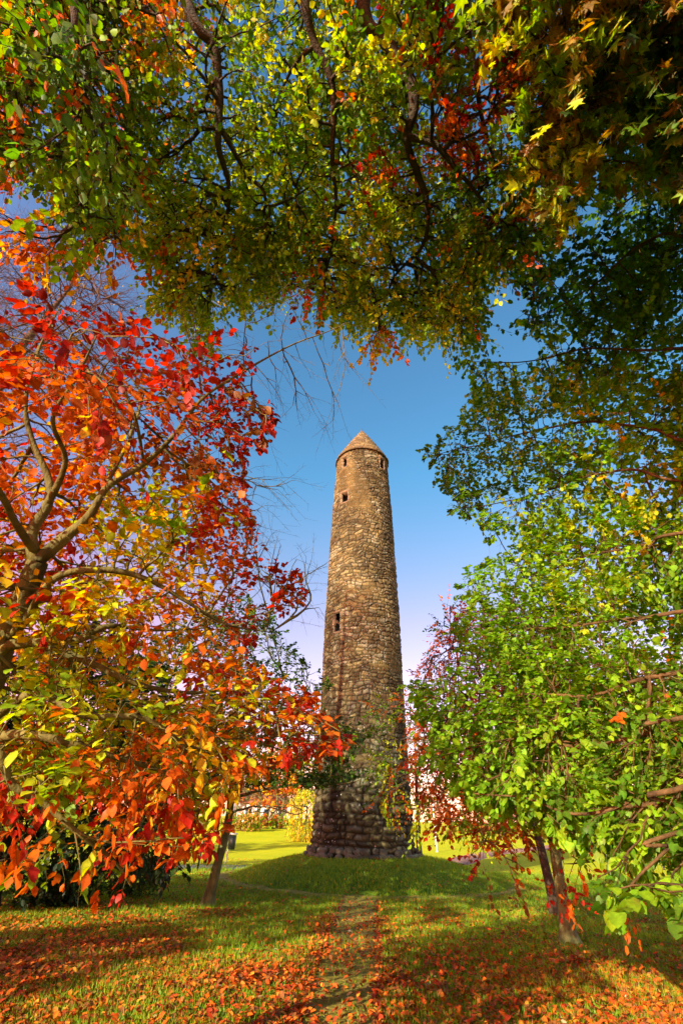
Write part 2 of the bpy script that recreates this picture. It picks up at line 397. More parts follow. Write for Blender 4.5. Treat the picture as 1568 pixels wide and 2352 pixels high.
def stone_material():
    m, N, L = newmat('rubble_stone')
    o = N.new('ShaderNodeOutputMaterial'); p = N.new('ShaderNodeBsdfPrincipled'); a = N.new('ShaderNodeAttribute'); a.attribute_name = 'Col'
    tcn = N.new('ShaderNodeTexCoord')
    def nz(sc, d=8):
        n = N.new('ShaderNodeTexNoise'); n.inputs['Scale'].default_value = sc; n.inputs['Detail'].default_value = d; n.inputs['Roughness'].default_value = .7
        L.new(tcn.outputs['Object'], n.inputs['Vector']); return n.outputs['Fac']
    r = N.new('ShaderNodeMapRange'); r.inputs[1].default_value = .3; r.inputs[2].default_value = .7; r.inputs[3].default_value = .55; r.inputs[4].default_value = 1.45
    L.new(nz(9), r.inputs[0])
    mu = N.new('ShaderNodeMix'); mu.data_type = 'RGBA'; mu.blend_type = 'MULTIPLY'; mu.inputs[0].default_value = 1
    L.new(a.outputs[0], mu.inputs[6]); L.new(r.outputs[0], mu.inputs[7])
    v = N.new('ShaderNodeTexVoronoi'); v.inputs['Scale'].default_value = 7; L.new(tcn.outputs['Object'], v.inputs['Vector'])
    lt = N.new('ShaderNodeMath'); lt.operation = 'LESS_THAN'; lt.inputs[1].default_value = .2; L.new(v.outputs['Distance'], lt.inputs[0])
    n3 = N.new('ShaderNodeMath'); n3.operation = 'GREATER_THAN'; n3.inputs[1].default_value = .56; L.new(nz(1.6), n3.inputs[0])
    an = N.new('ShaderNodeMath'); an.operation = 'MULTIPLY'; L.new(lt.outputs[0], an.inputs[0]); L.new(n3.outputs[0], an.inputs[1])
    am = N.new('ShaderNodeMath'); am.operation = 'MULTIPLY'; am.inputs[1].default_value = .75; L.new(an.outputs[0], am.inputs[0])
    lx = N.new('ShaderNodeMix'); lx.data_type = 'RGBA'; lx.inputs[7].default_value = (.55, .52, .43, 1)
    L.new(am.outputs[0], lx.inputs[0]); L.new(mu.outputs[2], lx.inputs[6]); L.new(lx.outputs[2], p.inputs['Base Color'])
    p.inputs['Roughness'].default_value = .92; p.inputs['Specular IOR Level'].default_value = .15
    b = N.new('ShaderNodeBump'); b.inputs['Strength'].default_value = .7; b.inputs['Distance'].default_value = .03
    L.new(nz(22), b.inputs['Height']); L.new(b.outputs[0], p.inputs['Normal']); L.new(p.outputs[0], o.inputs[0])
    return m
M_stone = stone_material()
mesh_np('tower_wall', VX.reshape(-1, 3), [F[keep]], M_stone, tower, colr.reshape(-1, 3), True)
# conical cap
nzc = 150
t1 = np.linspace(0, 1, nzc); TH2, T2 = np.meshgrid(th1[::2], t1)
HC = 3.6; cr0 = float(trad(ZE))+.09
zc = ZE+T2*HC
dc, pc, q1, q2, cyc = masonry(TH2, zc, 1.2, None, 8, lambda z: .2, lambda z: z*0)
rc = (cr0*(1-T2)**.93+.05)+dc*(1-T2)**.5*.8-.03
colc = pal[(q1*6).astype(int) % 6]*(.7+.6*q2)[..., None]*np.array((.50, .53, .42)); colc = mort+(colc-mort)*np.clip(pc*1.3, 0, 1)[..., None]
bot = np.stack([(float(trad(ZE))-.15)*np.cos(th1[::2]), (float(trad(ZE))-.15)*np.sin(th1[::2]), np.full(nth//2, ZE-.004)], -1)
lip = np.stack([(cr0+.02)*np.cos(th1[::2]), (cr0+.02)*np.sin(th1[::2]), np.full(nth//2, ZE-.07)], -1)
top = np.stack([rc*np.cos(TH2), rc*np.sin(TH2), zc], -1).reshape(-1, 3)
Vc = np.vstack([bot, lip, top]); cc = np.vstack([np.tile(mort, (nth, 1)), colc.reshape(-1, 3)])
mesh_np('conical_cap', Vc, [grid_faces(nzc+2, nth//2, True)], M_stone, tower, cc, True)
mb = MB(); mb.tube([(0, 0, ZE+HC-.25), (0, 0, ZE+HC+.05), (0, 0, ZE+HC+.35)], [.10, .05, .012], 8)
mb.tube([(.12, -.1, ZE+HC-.5), (.24, -.14, ZE+HC-.45)], [.06, .03], 6)
mb.build('finial', noisy_mat('finial_iron', [(.05, .035, .02), (.12, .08, .05)], 9, .7, 0), tower)
# window openings: recess with jamb, lintel and sill stones, inner shade painted near-black
M_shade = noisy_mat('painted_shade', [(.004, .003, .003), (.007, .005, .004)], 4, 1.0, 0)
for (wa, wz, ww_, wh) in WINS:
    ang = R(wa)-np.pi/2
    er = np.array([math.cos(ang), math.sin(ang), 0]); et = np.array([-math.sin(ang), math.cos(ang), 0]); ez = np.array([0, 0, 1.])
    r0 = float(trad(wz))
    w = thing('window', None, None, (0, 0, 0)); w.parent = tower
    # turn the empty into a mesh part instead: frame stones
    bpy.data.objects.remove(w)
    mb = MB()
    def blk(ct, cz_, dt, dz, r_in, r_out, col):
        v = np.array([er*r+et*(ct+a*dt/2)+ez*(cz_+b*dz/2) for r in (r_in, r_out) for b in (-1, 1) for a in (-1, 1)])
        v[4:] += (np.random.default_rng(int(cz_*100+ct*1000) & 0xffff).random((4, 3))-.5)*.05
        mb.add(v, [np.array([[0, 2, 3, 1], [4, 5, 7, 6], [0, 1, 5, 4], [2, 6, 7, 3], [0, 4, 6, 2], [1, 3, 7, 5]])], col)
    sc = np.array((.19, .135, .075))
    blk(0, wz+wh/2+.06, ww_+.22, .15, r0-1.1, r0+.035, sc*.9)
    blk(0.02, wz-wh/2-.05, ww_+.18, .12, r0-1.1, r0+.035, sc*.8)
    nb = max(2, int(wh/.3))
    for s_ in (-1, 1):
        for k in range(nb):
            hh = wh/nb
            wd = .07+.06*((k+(s_ > 0)) % 2)
            blk(s_*(ww_/2+wd/2), wz-wh/2+hh*(k+.5), wd, hh-.015, r0-1.1, r0+.01+.02*(k % 2), sc*(.75+.25*((k*3+s_) % 3)/2))
    wf = mb.build('window', M_stone, tower, False)
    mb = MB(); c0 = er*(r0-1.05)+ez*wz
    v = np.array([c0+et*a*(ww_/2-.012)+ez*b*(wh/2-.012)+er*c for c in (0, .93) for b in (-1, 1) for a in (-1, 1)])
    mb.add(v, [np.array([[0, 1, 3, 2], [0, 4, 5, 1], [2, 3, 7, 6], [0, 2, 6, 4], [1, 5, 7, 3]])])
    mb.build('painted_shade_liner', M_shade, wf, False)  # near-black box added so the recess reads as deep shade
# footing boulders
def rock_template():
    import bmesh
    bm = bmesh.new(); bmesh.ops.create_icosphere(bm, subdivisions=3, radius=1.0)
    v = np.array([x.co[:] for x in bm.verts]); f = np.array([[q.index for q in x.verts] for x in bm.faces]); bm.free()
    return v, f
RV, RF = rock_template()
mb = MB()
for rowi, (rad_, zo, n_) in enumerate(((2.66, .03, 44), (2.56, .20, 42))):
    for k in range(n_):
        a = (k+.5*rowi+rng.uniform(-.2, .2))/n_*2*np.pi
        if rowi == 1 and rng.random() < .35: continue
        s = np.array([rng.uniform(.09, .15), rng.uniform(.14, .27), rng.uniform(.09, .15)])
        v = RV*s*(.75+.5*noise3(RV+k*3.1+rowi*50, 1.6))[:, None]
        v = np.sign(v)*np.abs(v/s)**.75*s
        ca, sa = math.cos(a), math.sin(a); rd = rad_+rng.uniform(-.05, .1)
        v = v @ np.array([[ca, sa, 0], [-sa, ca, 0], [0, 0, 1]])
        px_, py_ = rd*ca, rd*sa
        v = v+np.array([px_, py_, float(gz(px_+TX, py_+TY))+zo+rng.uniform(-.03, .03)])
        mb.add(v, [RF], np.array((.105, .10, .060))*rng.uniform(.6, 1.5))
mb.build('footing_stones', M_stone, tower)

# ---------------------------------------------------------------- foliage machinery
T_SIMPLE = (np.array([[0, 0, 0], [-.27, .28, .05], [-.27, .66, .05], [0, 1, -.03], [.27, .66, .05], [.27, .28, .05]]),
            [np.array([[0, 3, 2, 1], [0, 5, 4, 3]])])
T_BEECH = (np.array([[0, 0, 0], [0, .35, .0], [0, .7, -.015], [0, 1.0, -.07], [-.24, .20, .06], [-.34, .5, .085], [-.20, .8, .04],
                     [.24, .20, .06], [.34, .5, .085], [.20, .8, .04]]),
           [np.array([[0, 1, 4, 4], [1, 2, 5, 4], [2, 3, 6, 5]])[1:], np.array([[0, 7, 1, 1]])[:0],
            np.array([[1, 7, 8, 2], [2, 8, 9, 3]])])
T_BEECH = (T_BEECH[0], [np.array([[1, 2, 5, 4], [2, 3, 6, 5], [1, 7, 8, 2], [2, 8, 9, 3]]), np.array([[0, 1, 4], [0, 7, 1]])])
T_LIME = (np.array([[0, .06, 0], [0, .5, -.03], [0, 1.05, -.08], [-.30, -.02, .05], [-.48, .30, .07], [-.36, .70, .03],
                    [.30, -.02, .05], [.48, .30, .07], [.36, .70, .03]]),
          [np.array([[0, 1, 4, 3], [1, 2, 5, 4], [0, 6, 7, 1], [1, 7, 8, 2]])])
T_MAPLE = (np.array([[0, 0, 0], [0, .45, 0], [0, 1.1, -.12], [-.22, .55, .04], [-.62, .72, -.05], [-.30, .30, .05], [-.55, .08, -.03],
                     [.22, .55, .04], [.62, .72, -.05], [.30, .30, .05], [.55, .08, -.03]]),
           [np.array([[1, 2, 3], [1, 3, 4], [1, 4, 5], [0, 1, 5], [0, 5, 6], [1, 7, 2], [1, 8, 7], [1, 9, 8], [0, 9, 1], [0, 10, 9]])])
def unit(v): return v/(np.linalg.norm(v, axis=-1, keepdims=True)+1e-9)
def place_leaves(pos, d, nrm, size, tmpl, col, curl=None):
    """build leaf verts"""
    d = unit(d); x = unit(np.cross(d, nrm)); n = np.cross(x, d)
    T, F = tmpl; k = len(T); n_ = len(pos)
    tz = T[:, 2][None, :]*np.ones((n_, 1))
    if curl is not None: tz = tz*curl[:, None]*2 + curl[:, None]*0.22*(T[:, 1][None]**2)
    wid = (1+.2*(rng.random(n_)-.5))
    V = pos[:, None] + size[:, None, None]*(x[:, None]*(T[:, 0][None]*wid[:, None])[..., None]+d[:, None]*T[:, 1][None, :, None]+n[:, None]*tz[..., None])
    base = np.arange(n_)[:, None, None]*k
    Fs = [(f[None]+base).reshape(-1, f.shape[1]) for f in F]
    V = V+(rng.random(V.shape)-.5)*(size*.09)[:, None, None]
    mid = (np.abs(T[:, 0]) < .01)
    vf = np.where(mid, 1.12, .86)[None, :]*(1+(rng.random((n_, k))-.5)*.30)
    brown = np.array((.16, .06, .015))
    cc = col[:, None, :]*vf[..., None]
    bl = ((rng.random((n_, k)) < .10) & (~mid)[None])[..., None]*.6
    cc = cc*(1-bl)+brown*bl
    return V.reshape(-1, 3), Fs, cc.reshape(-1, 3)
def catmull(p, n):
    p = np.asarray(p, float); t = np.linspace(0, len(p)-1, n); i = np.clip(t.astype(int), 0, len(p)-2); f = (t-i)[:, None]
    p0 = p[np.maximum(i-1, 0)]; p1 = p[i]; p2 = p[i+1]; p3 = p[np.minimum(i+2, len(p)-1)]
    return .5*((2*p1)+(-p0+p2)*f+(2*p0-5*p1+4*p2-p3)*f**2+(-p0+3*p1-3*p2+p3)*f**3)
def limb(pts, r, n=None, wig=0.0):
    """pts (k,3), r list/len k -> (n,4)"""
    pts = np.asarray(pts, float); r = np.interp(np.linspace(0, 1, len(pts)), np.linspace(0, 1, len(np.atleast_1d(r))), np.atleast_1d(r))
    n = n or max(8, len(pts)*6)
    q = catmull(np.hstack([pts, r[:, None]]), n)
    if wig: q[1:, :3] += (np.stack([noise3(q[1:, :3]+s*13, 2.0) for s in range(3)], -1)-.5)*wig
    return q
def grow(limbs, anc, bf=0.25, zmin=-9):
    """attach anchors to limb nodes; returns node positions, parents, limb radius of root nodes, pathlen"""
    P0 = np.vstack([l[:, :3] for l in limbs]); R0 = np.concatenate([l[:, 3] for l in limbs])
    nL = len(P0); n = nL+len(anc)
    X = np.zeros((n, 3)); X[:nL] = P0; par = -np.ones(n, int); pl = np.zeros(n); pl[:nL] = np.where(P0[:, 2] < zmin, 90, 0)
    D = np.full(len(anc), 1e9)
    for s in range(0, len(anc), 500):
        D[s:s+500] = np.linalg.norm(anc[s:s+500, None]-P0[None], axis=2).min(1)
    order = np.argsort(D); X[nL:] = anc[order]
    pen = np.where(R0 > .12, .6, 0)*0
    for k in range(nL, n):
        d = np.linalg.norm(X[:k]-X[k], axis=1)+bf*pl[:k]
        j = int(d.argmin()); par[k] = j; pl[k] = pl[j]+np.linalg.norm(X[k]-X[j])
    cnt = np.zeros(n)
    for k in range(n-1, nL-1, -1):
        cnt[k] += 1; cnt[par[k]] += cnt[k]
    kk = np.arange(nL, n)
    for _ in range(3):
        cs = np.zeros((n, 3)); cn = np.zeros(n)
        np.add.at(cs, par[kk], X[kk]*cnt[kk][:, None]); np.add.at(cn, par[kk], cnt[kk])
        h = kk[cn[kk] > 0]
        X[h] = .4*X[h]+.3*X[par[h]]+.3*cs[h]/cn[h][:, None]
    return X, par, cnt, nL, order, R0
def edges_mesh(A, B, ra, rb, k=4, bend=0.06):
    E = len(A); Lh = np.linalg.norm(B-A, axis=1, keepdims=True)
    mid = (A+B)/2+(rng.random((E, 3))-.5)*Lh*bend*2
    d = unit(B-A); ref = np.where(np.abs(d[:, 2:3]) > .8, [[1, .1, 0]], [[0, .1, 1]])
    a = unit(np.cross(d, ref)); b = np.cross(d, a)
    th = np.arange(k)/k*2*np.pi; off = a[:, None]*np.cos(th)[None, :, None]+b[:, None]*np.sin(th)[None, :, None]
    V = np.stack([A[:, None]+off*ra[:, None, None], mid[:, None]+off*((ra+rb)/2)[:, None, None], B[:, None]+off*rb[:, None, None]], 1)
    j = np.arange(k); j2 = (j+1) % k
    f = np.vstack([np.stack([r*k+j, r*k+j2, (r+1)*k+j2, (r+1)*k+j], -1) for r in (0, 1)])
    F = (f[None]+(np.arange(E)*3*k)[:, None, None]).reshape(-1, 4)
    return V.reshape(-1, 3), F
def pip(px, poly):
    poly = np.asarray(poly, float); x, y = px[:, 0], px[:, 1]; ins = np.zeros(len(x), bool); j = len(poly)-1
    for i in range(len(poly)):
        xi, yi = poly[i]; xj, yj = poly[j]
        c = ((yi > y) != (yj > y)) & (x < (xj-xi)*(y-yi)/((yj-yi)+1e-12)+xi)
        ins ^= c; j = i
    return ins
def dil(poly, m=16):
    def f(p):
        q = to_px(p); k = pip(q, poly)
        for a, b in ((m, 0), (-m, 0), (0, m), (0, -m)): k |= pip(q+np.array([a, b]), poly)
        return k
    return f
def clear_front(anc, limbs, rpx=38, rmin=.012):
    q = to_px(anc); ra = np.linalg.norm(anc-EYE, axis=1); k = np.ones(len(anc), bool)
    for l in limbs:
        l = l[l[:, 3] > rmin]
        if not len(l): continue
        ql = to_px(l[:, :3]); rl = np.linalg.norm(l[:, :3]-EYE, axis=1)
        d = np.linalg.norm(q[:, None]-ql[None], axis=2)-0; j = d.argmin(1)
        k &= ~((d.min(1) < rpx) & (ra < rl[j]+.1))
    return anc[k]
def off_limbs(limbs, rpx=16, rmin=.03):
    def f(p):
        q = to_px(p); ra = np.linalg.norm(p-EYE, axis=1); k = np.ones(len(p), bool)
        for l in limbs:
            l = l[l[:, 3] > rmin]
            if not len(l): continue
            ql = to_px(l[:, :3]); rl = np.linalg.norm(l[:, :3]-EYE, axis=1)
            for a in range(0, len(p), 20000):
                d = np.linalg.norm(q[a:a+20000, None]-ql[None], axis=2); j = d.argmin(1)
                k[a:a+20000] &= ~((d.min(1) < rpx) & (ra[a:a+20000] < rl[j]+.05) & (noise3(p[a:a+20000], 1.5) < .60))
        return k
    return f
def sample_view(poly, n, r0, r1, holes=(), thr=0.0, ns=1.0, hole_keep=0.0, rfun=None):
    """points that fill the part of space seen inside an outline, between two distances, clumped by 3-D noise"""
    poly = np.asarray(poly, float); lo, hi = poly.min(0), poly.max(0); outp = []
    tot = 0
    while tot < n:
        q = lo+(hi-lo)*rng.random((n*2, 2)); q = q[pip(q, poly)]
        for h in holes:
            ins = pip(q, h); q = q[~ins | (rng.random(len(q)) < hole_keep)]
        r = r0+(r1-r0)*rng.random(len(q))
        if rfun is not None: r = rfun(q, r)
        p = P(q[:, 0], q[:, 1], r)
        if thr > 0: p = p[noise3(p, ns)+.12*rng.random(len(p)) > thr]
        outp.append(p); tot += len(p)
    return np.vstack(outp)[:n]
def pick(pal, w, n):
    pal = np.array(pal, float); w = np.array(w, float); w /= w.sum()
    return pal[rng.choice(len(pal), n, p=w)]
def make_tree(name, label, cat, base, limbs, anc, leaves_per, lsize, tmpl, colfun, group=None, bark=None, twigm=None,
              tw_len=0.35, bf=0.25, droop=0.25, flat=0.5, trunk_n=1, tip=0.0022, leafm=None, parent_empty=True, jit=0.12,
              bare=None, per_r=None, out_from=None, sides=10, keep_fun=None, zmin=-9):
    root = thing(name, label, cat, base, 0, group)
    bz = np.array(base)
    if bark is None: bark = M_bark
    if twigm is None: twigm = M_twig
    for l in limbs[:trunk_n]:
        mb = MB(); mb.tube(l[:, :3]-bz, l[:, 3]*(1+.12*(noise3(l[:, :3], 5)-.5)), sides+2)
        mb.build('trunk' if trunk_n < 3 else 'stem', bark, root)
    X, par, cnt, nL, order, R0 = grow(limbs, anc, bf, zmin)
    mb = MB()
    for l in limbs[trunk_n:]: mb.tube(l[:, :3]-bz, l[:, 3]*(1+.15*(noise3(l[:, :3], 7)-.5)), sides)
    k = np.arange(nL, len(X)); pr = par[k]
    rad = tip*1.6*cnt**.46; rad[:nL] = np.maximum(R0*.9, 1e-3)
    rb = rad[k]; ra = np.minimum(np.where(pr < nL, np.minimum(rad[pr]*.7, rb*1.25+.002), rad[pr]), rb*1.6+.002)
    V, Fq = edges_mesh(X[pr]-bz, X[k]-bz, ra, rb, 4)
    mb.add(V, [Fq])
    # sprays
    A = X[k]; nS = len(A)
    din = unit(A-X[pr])
    if out_from is not None: din = unit(din*.5+unit(A-np.array(out_from))*.7)
    t = unit(din*.75+(rng.random((nS, 3))-.5)*1.1+np.array([0, 0, -droop]))
    nm = unit(np.array([0, 0, 1.])+(rng.random((nS, 3))-.5)*2*flat)
    ln = tw_len*(.6+.8*rng.random(nS))
    nl = np.full(nS, leaves_per)
    if bare is not None:
        bmask = bare(A); nl = np.where(bmask > rng.random(nS), 0, nl)
        ln = np.where(nl == 0, ln*1.1, ln)
    if keep_fun is not None:
        tk = keep_fun(A+t*ln[:, None]+np.array([0, 0, -1.])*(ln*droop*.5)[:, None]); ln = np.where(tk | (nl == 0), ln, ln*.3)
    tipp = A+t*ln[:, None]+np.array([0, 0, -1.])*(ln*droop*.5)[:, None]
    V, Fq = edges_mesh(A-bz, tipp-bz, np.full(nS, tip*1.2), np.full(nS, tip*.5), 3, .06)
    mb.add(V, [Fq])
    if bare is not None:      # side buds and short twiglets where the leaves have gone
        b = np.nonzero(nl == 0)[0]
        for rep in range(5):
            f = rng.uniform(.2, .95, len(b))[:, None]; q = A[b]+(tipp[b]-A[b])*f
            dd = unit(t[b]*.8+(rng.random((len(b), 3))-.5)*1.6)*(ln[b]*rng.uniform(.08, .4, len(b)))[:, None]
            V, Fq = edges_mesh(q-bz, q+dd-bz, np.full(len(b), tip*.6), np.full(len(b), tip*.35), 3, .1); mb.add(V, [Fq])
    mb.build('branches', twigm if len(limbs) <= trunk_n else bark, root)
    has = np.nonzero(nl > 0)[0]
    if len(has):
        K = leaves_per
        col_s = colfun(A[has])
        pos = []; dr = []; nn = []; cl = []
        for j in range(K):
            f = ((j+1)/K)**.9
            s = np.cross(t[has], nm[has])*(1 if j % 2 else -1)
            q = A[has]+(tipp[has]-A[has])*f+(rng.random((len(has), 3))-.5)*ln[has][:, None]*.12
            d = t[has]*(.55 if j < K-1 else 1.2)+s*(.8 if j < K-1 else .1)+(rng.random((len(has), 3))-.5)*.7+np.array([0, 0, -droop*.9])
            pos.append(q); dr.append(d); nn.append(unit(nm[has]+(rng.random((len(has), 3))-.5)*1.3*(.5+flat)))
            cl.append(col_s*(1+(rng.random((len(has), 1))-.5)*.5)*(1+(rng.random((len(has), 3))-.5)*jit*2))
        pos = np.vstack(pos); dr = np.vstack(dr); nn = np.vstack(nn); cl = np.clip(np.vstack(cl), 0.002, .9)
        if keep_fun is not None:
            kf = keep_fun(pos); pos, dr, nn, cl = pos[kf], dr[kf], nn[kf], cl[kf]
        sz = lsize*(.55+.75*rng.random(len(pos))**1.3)*(.85+.35*noise3(pos, .8))
        V, Fs, cc = place_leaves(pos-bz, dr, nn, sz, tmpl, cl)
        o = mesh_np('crown', V, Fs, leafm or M_leaf, root, cc, True)
    return root
def copy_tree(o, parent=None):
    c = o.copy(); C.objects.link(c); c.parent = parent
    for ch in [x for x in bpy.data.objects if x.parent == o]: copy_tree(ch, c)
    return c
def VP(pts, r): # polyline from (dx,dy[,range]) triples
    out_ = []
    for i, q in enumerate(pts):
        rr_ = q[2] if len(q) > 2 else r
        out_.append(P(q[0], q[1], rr_))
    return np.array(out_)
def ellip(c, rad, n, lo=0.35, thr=0, ns=.6, zmin=None):
    o = []; t = 0
    while t < n:
        u = unit(rng.normal(size=(n*2, 3)))*(lo+(1-lo)*rng.random((n*2, 1))**.45)
        p = np.array(c)+u*np.array(rad)
        if zmin is not None: p = p[p[:, 2] > zmin]
        if thr: p = p[noise3(p, ns)+.1*rng.random(len(p)) > thr]
        o.append(p); t += len(p)
    return np.vstack(o)[:n]
# ---------------------------------------------------------------- palettes (linear base colours)
RED = (.42, .022, .008); DRED = (.20, .012, .008); ORG = (.62, .13, .008); DORG = (.40, .085, .010)
YEL = (.72, .44, .012); GYEL = (.44, .50, .012); OLV = (.20, .34, .010); BRN = (.20, .07, .015)
GRN = (.085, .19, .010); DGRN = (.030, .070, .010); LGRN = (.19, .38, .012); YGR = (.24, .40, .012)

OBR = (.26, .16, .012)
def colour_map(ctrl, sharp=3.0):
    """ctrl: (dx, dy, [(colour, weight)...]); nearest-ish control chosen by distance"""
    cx = np.array([(c[0], c[1]) for c in ctrl], float)
    def f(A):
        q = to_px(A); d = np.linalg.norm(q[:, None]-cx[None], axis=2)+30
        w = d**-sharp; w /= w.sum(1, keepdims=True)
        u = rng.random(len(A))[:, None]; k = (w.cumsum(1) < u).sum(1).clip(0, len(ctrl)-1)
        o = np.zeros((len(A), 3))
        for i, c in enumerate(ctrl):
            m = k == i
            if m.any(): o[m] = pick([a for a, _ in c[2]], [b for _, b in c[2]], int(m.sum()))
        return o
    return f

# ================================================================ near beech, left
r_ = 3.1
KL = 1.35
def VPL(p, r): return VP([(q[0], q[1], (q[2] if len(q) > 2 else r)*KL) for q in p], r*KL)
lb_root = np.array([-3.35, 2.95, float(gz(-3.35, 2.95))-.05])
fork = VPL([(88, 1290, 3.1)], 3.1)[0]
trunkL = limb([lb_root, lb_root+(0.02, .05, 1.1), P(-90, 1640, 3.15*KL), P(10, 1470, 3.15*KL), fork], [.135, .11, .095, .088, .072], 40)
LL = [trunkL,
      limb(VPL([(88, 1290, 3.1), (150, 1235, 3.1), (205, 1185, 3.1), (250, 1115, 3.15), (330, 1065, 3.2), (400, 1000, 3.2), (465, 915, 3.25), (545, 862, 3.3), (650, 803, 3.4), (740, 765, 3.45), (795, 738, 3.5)], 3), [.042, .034, .026, .022, .018, .015, .012, .009, .006, .004, .0022], 70, .03),
      limb(VPL([(88, 1290, 3.1), (78, 1225, 3.15), (112, 1160, 3.2), (112, 1100, 3.3), (75, 1010, 3.4), (62, 920, 3.5), (90, 800, 3.7), (140, 700, 3.8)], 3), [.040, .034, .03, .022, .018, .013, .009, .004], 50, .03),
      limb(VPL([(112, 1160, 3.2), (150, 1060, 3.1), (120, 960, 3.0), (180, 860, 3.0), (230, 760, 3.0)], 3), [.022, .016, .012, .008, .004], 40, .03),
      limb(VPL([(85, 1265, 3.1), (40, 1200, 3.0), (0, 1130, 2.9), (-80, 1040, 2.8), (-150, 930, 2.8)], 3), [.026, .02, .017, .013, .007], 36, .03),
      limb(VPL([(210, 1180, 3.1), (235, 1130, 3.2), (220, 1240, 3.0), (225, 1330, 2.9)][:2]+[(300, 1000, 3.4), (320, 900, 3.6), (250, 800, 3.7)], 3), [.02, .016, .012, .008, .004], 36, .03),
      limb(VPL([(330, 1065, 3.2), (310, 960, 3.1), (260, 870, 3.1), (200, 800, 3.1)], 3), [.012, .009, .006, .003], 30, .03),
      limb(VPL([(465, 915, 3.25), (455, 840, 3.3), (430, 760, 3.4), (415, 690, 3.5)], 3), [.008, .006, .004, .002], 24, .02),
      limb(VPL([(560, 852, 3.3), (562, 780, 3.4), (565, 730, 3.4), (550, 680, 3.5)], 3), [.005, .004, .003, .002], 24, .02),
      limb(VPL([(10, 1470, 3.15), (60, 1430, 3.0), (130, 1330, 2.8), (230, 1310, 2.7), (330, 1330, 2.7), (430, 1380, 2.7), (520, 1430, 2.8), (620, 1450, 3.0)], 3), [.03, .024, .02, .017, .014, .010, .007, .003], 50, .03),
      limb(VPL([(-90, 1640, 3.15), (0, 1500, 3.0), (90, 1475, 2.9), (180, 1470, 2.8), (250, 1440, 2.8), (360, 1450, 2.9), (480, 1440, 3.1)], 3), [.035, .028, .024, .02, .015, .008, .003], 44, .03),
      limb(VPL([(-90, 1640, 3.15), (20, 1480, 3.1), (140, 1500, 3.0), (230, 1530, 2.9), (330, 1570, 2.9), (430, 1590, 3.0), (540, 1585, 3.2), (650, 1620, 3.4), (740, 1655, 3.5), (830, 1670, 3.6)], 3), [.034, .026, .022, .018, .014, .011, .008, .006, .004, .002], 56, .03),
      limb(VPL([(-110, 1750, 3.1), (0, 1700, 2.7), (100, 1690, 2.5), (220, 1720, 2.5), (330, 1760, 2.6), (430, 1800, 2.8), (520, 1850, 2.9)], 3), [.03, .024, .018, .014, .010, .007, .003], 44, .03),
      limb(VPL([(-130, 1850, 3.1), (0, 1640, 2.5), (20, 1780, 2.4), (90, 1850, 2.4), (170, 1900, 2.4), (240, 1960, 2.4), (330, 1990, 2.5), (420, 2000, 2.7)][:1]+[(-20, 1720, 2.4), (30, 1800, 2.4), (100, 1840, 2.4), (190, 1920, 2.4), (260, 1980, 2.5), (300, 2040, 2.6)], 3), [.028, .02, .015, .012, .009, .006, .003], 44, .03),
      limb(VPL([(-110, 1750, 3.1), (60, 1600, 2.6), (200, 1640, 2.4), (340, 1650, 2.4), (450, 1720, 2.5), (560, 1700, 2.7), (700, 1740, 2.9)], 3), [.028, .02, .016, .012, .009, .006, .003], 44, .03)]
for l_ in LL[1:]: l_[:, 3] *= 1.3
polyL = [(-200, 720), (0, 700), (60, 640), (110, 650), (200, 700), (270, 730), (330, 720), (350, 770), (420, 790), (470, 770), (540, 740), (585, 800), (600, 850), (560, 880), (615, 920), (640, 960), (610, 1000), (610, 1030), (560, 1060), (560, 1130), (590, 1240), (600, 1290), (690, 1320), (700, 1370), (630, 1410), (590, 1440), (560, 1500), (610, 1560), (720, 1605), (740, 1640), (800, 1690), (770, 1740), (650, 1745), (590, 1770), (540, 1830), (520, 1900), (470, 1960), (410, 1990), (390, 1945), (330, 1950), (300, 2000), (310, 2050), (230, 2070), (160, 2020), (60, 2030), (-200, 1980)]
holeL = [[(425, 1940), (480, 1940), (480, 2015), (425, 2015)],
         [(470, 1850), (520, 1830), (560, 1840), (540, 2000), (440, 2010), (450, 1940), (500, 1900)],
         [(300, 1500), (400, 1420), (450, 1480), (480, 1560), (440, 1600), (370, 1590), (310, 1580)],
         [(390, 1780), (470, 1790), (540, 1810), (520, 1760), (440, 1730)],
         [(0, 1880), (150, 1950), (200, 1990), (0, 2010)],
         [(330, 1960), (240, 1900), (150, 1880), (100, 1820), (200, 1800), (330, 1870), (400, 1930)]]
def topfade(A):
    q = to_px(A); d = np.zeros(len(A))
    d = .35*sstep(960, 760, q[:, 1])+.45*(sstep(480, 640, q[:, 0]) * sstep(1550, 1400, q[:, 1]))
    return d
ancL = sample_view(polyL, 4300, 3.0, 6.0, holeL, .33, 1.3, .08)
q = to_px(ancL); ancL = ancL[rng.random(len(ancL)) > .84*sstep(1770, 1880, q[:, 1])*(1-.6*sstep(300, 420, q[:, 0]))]
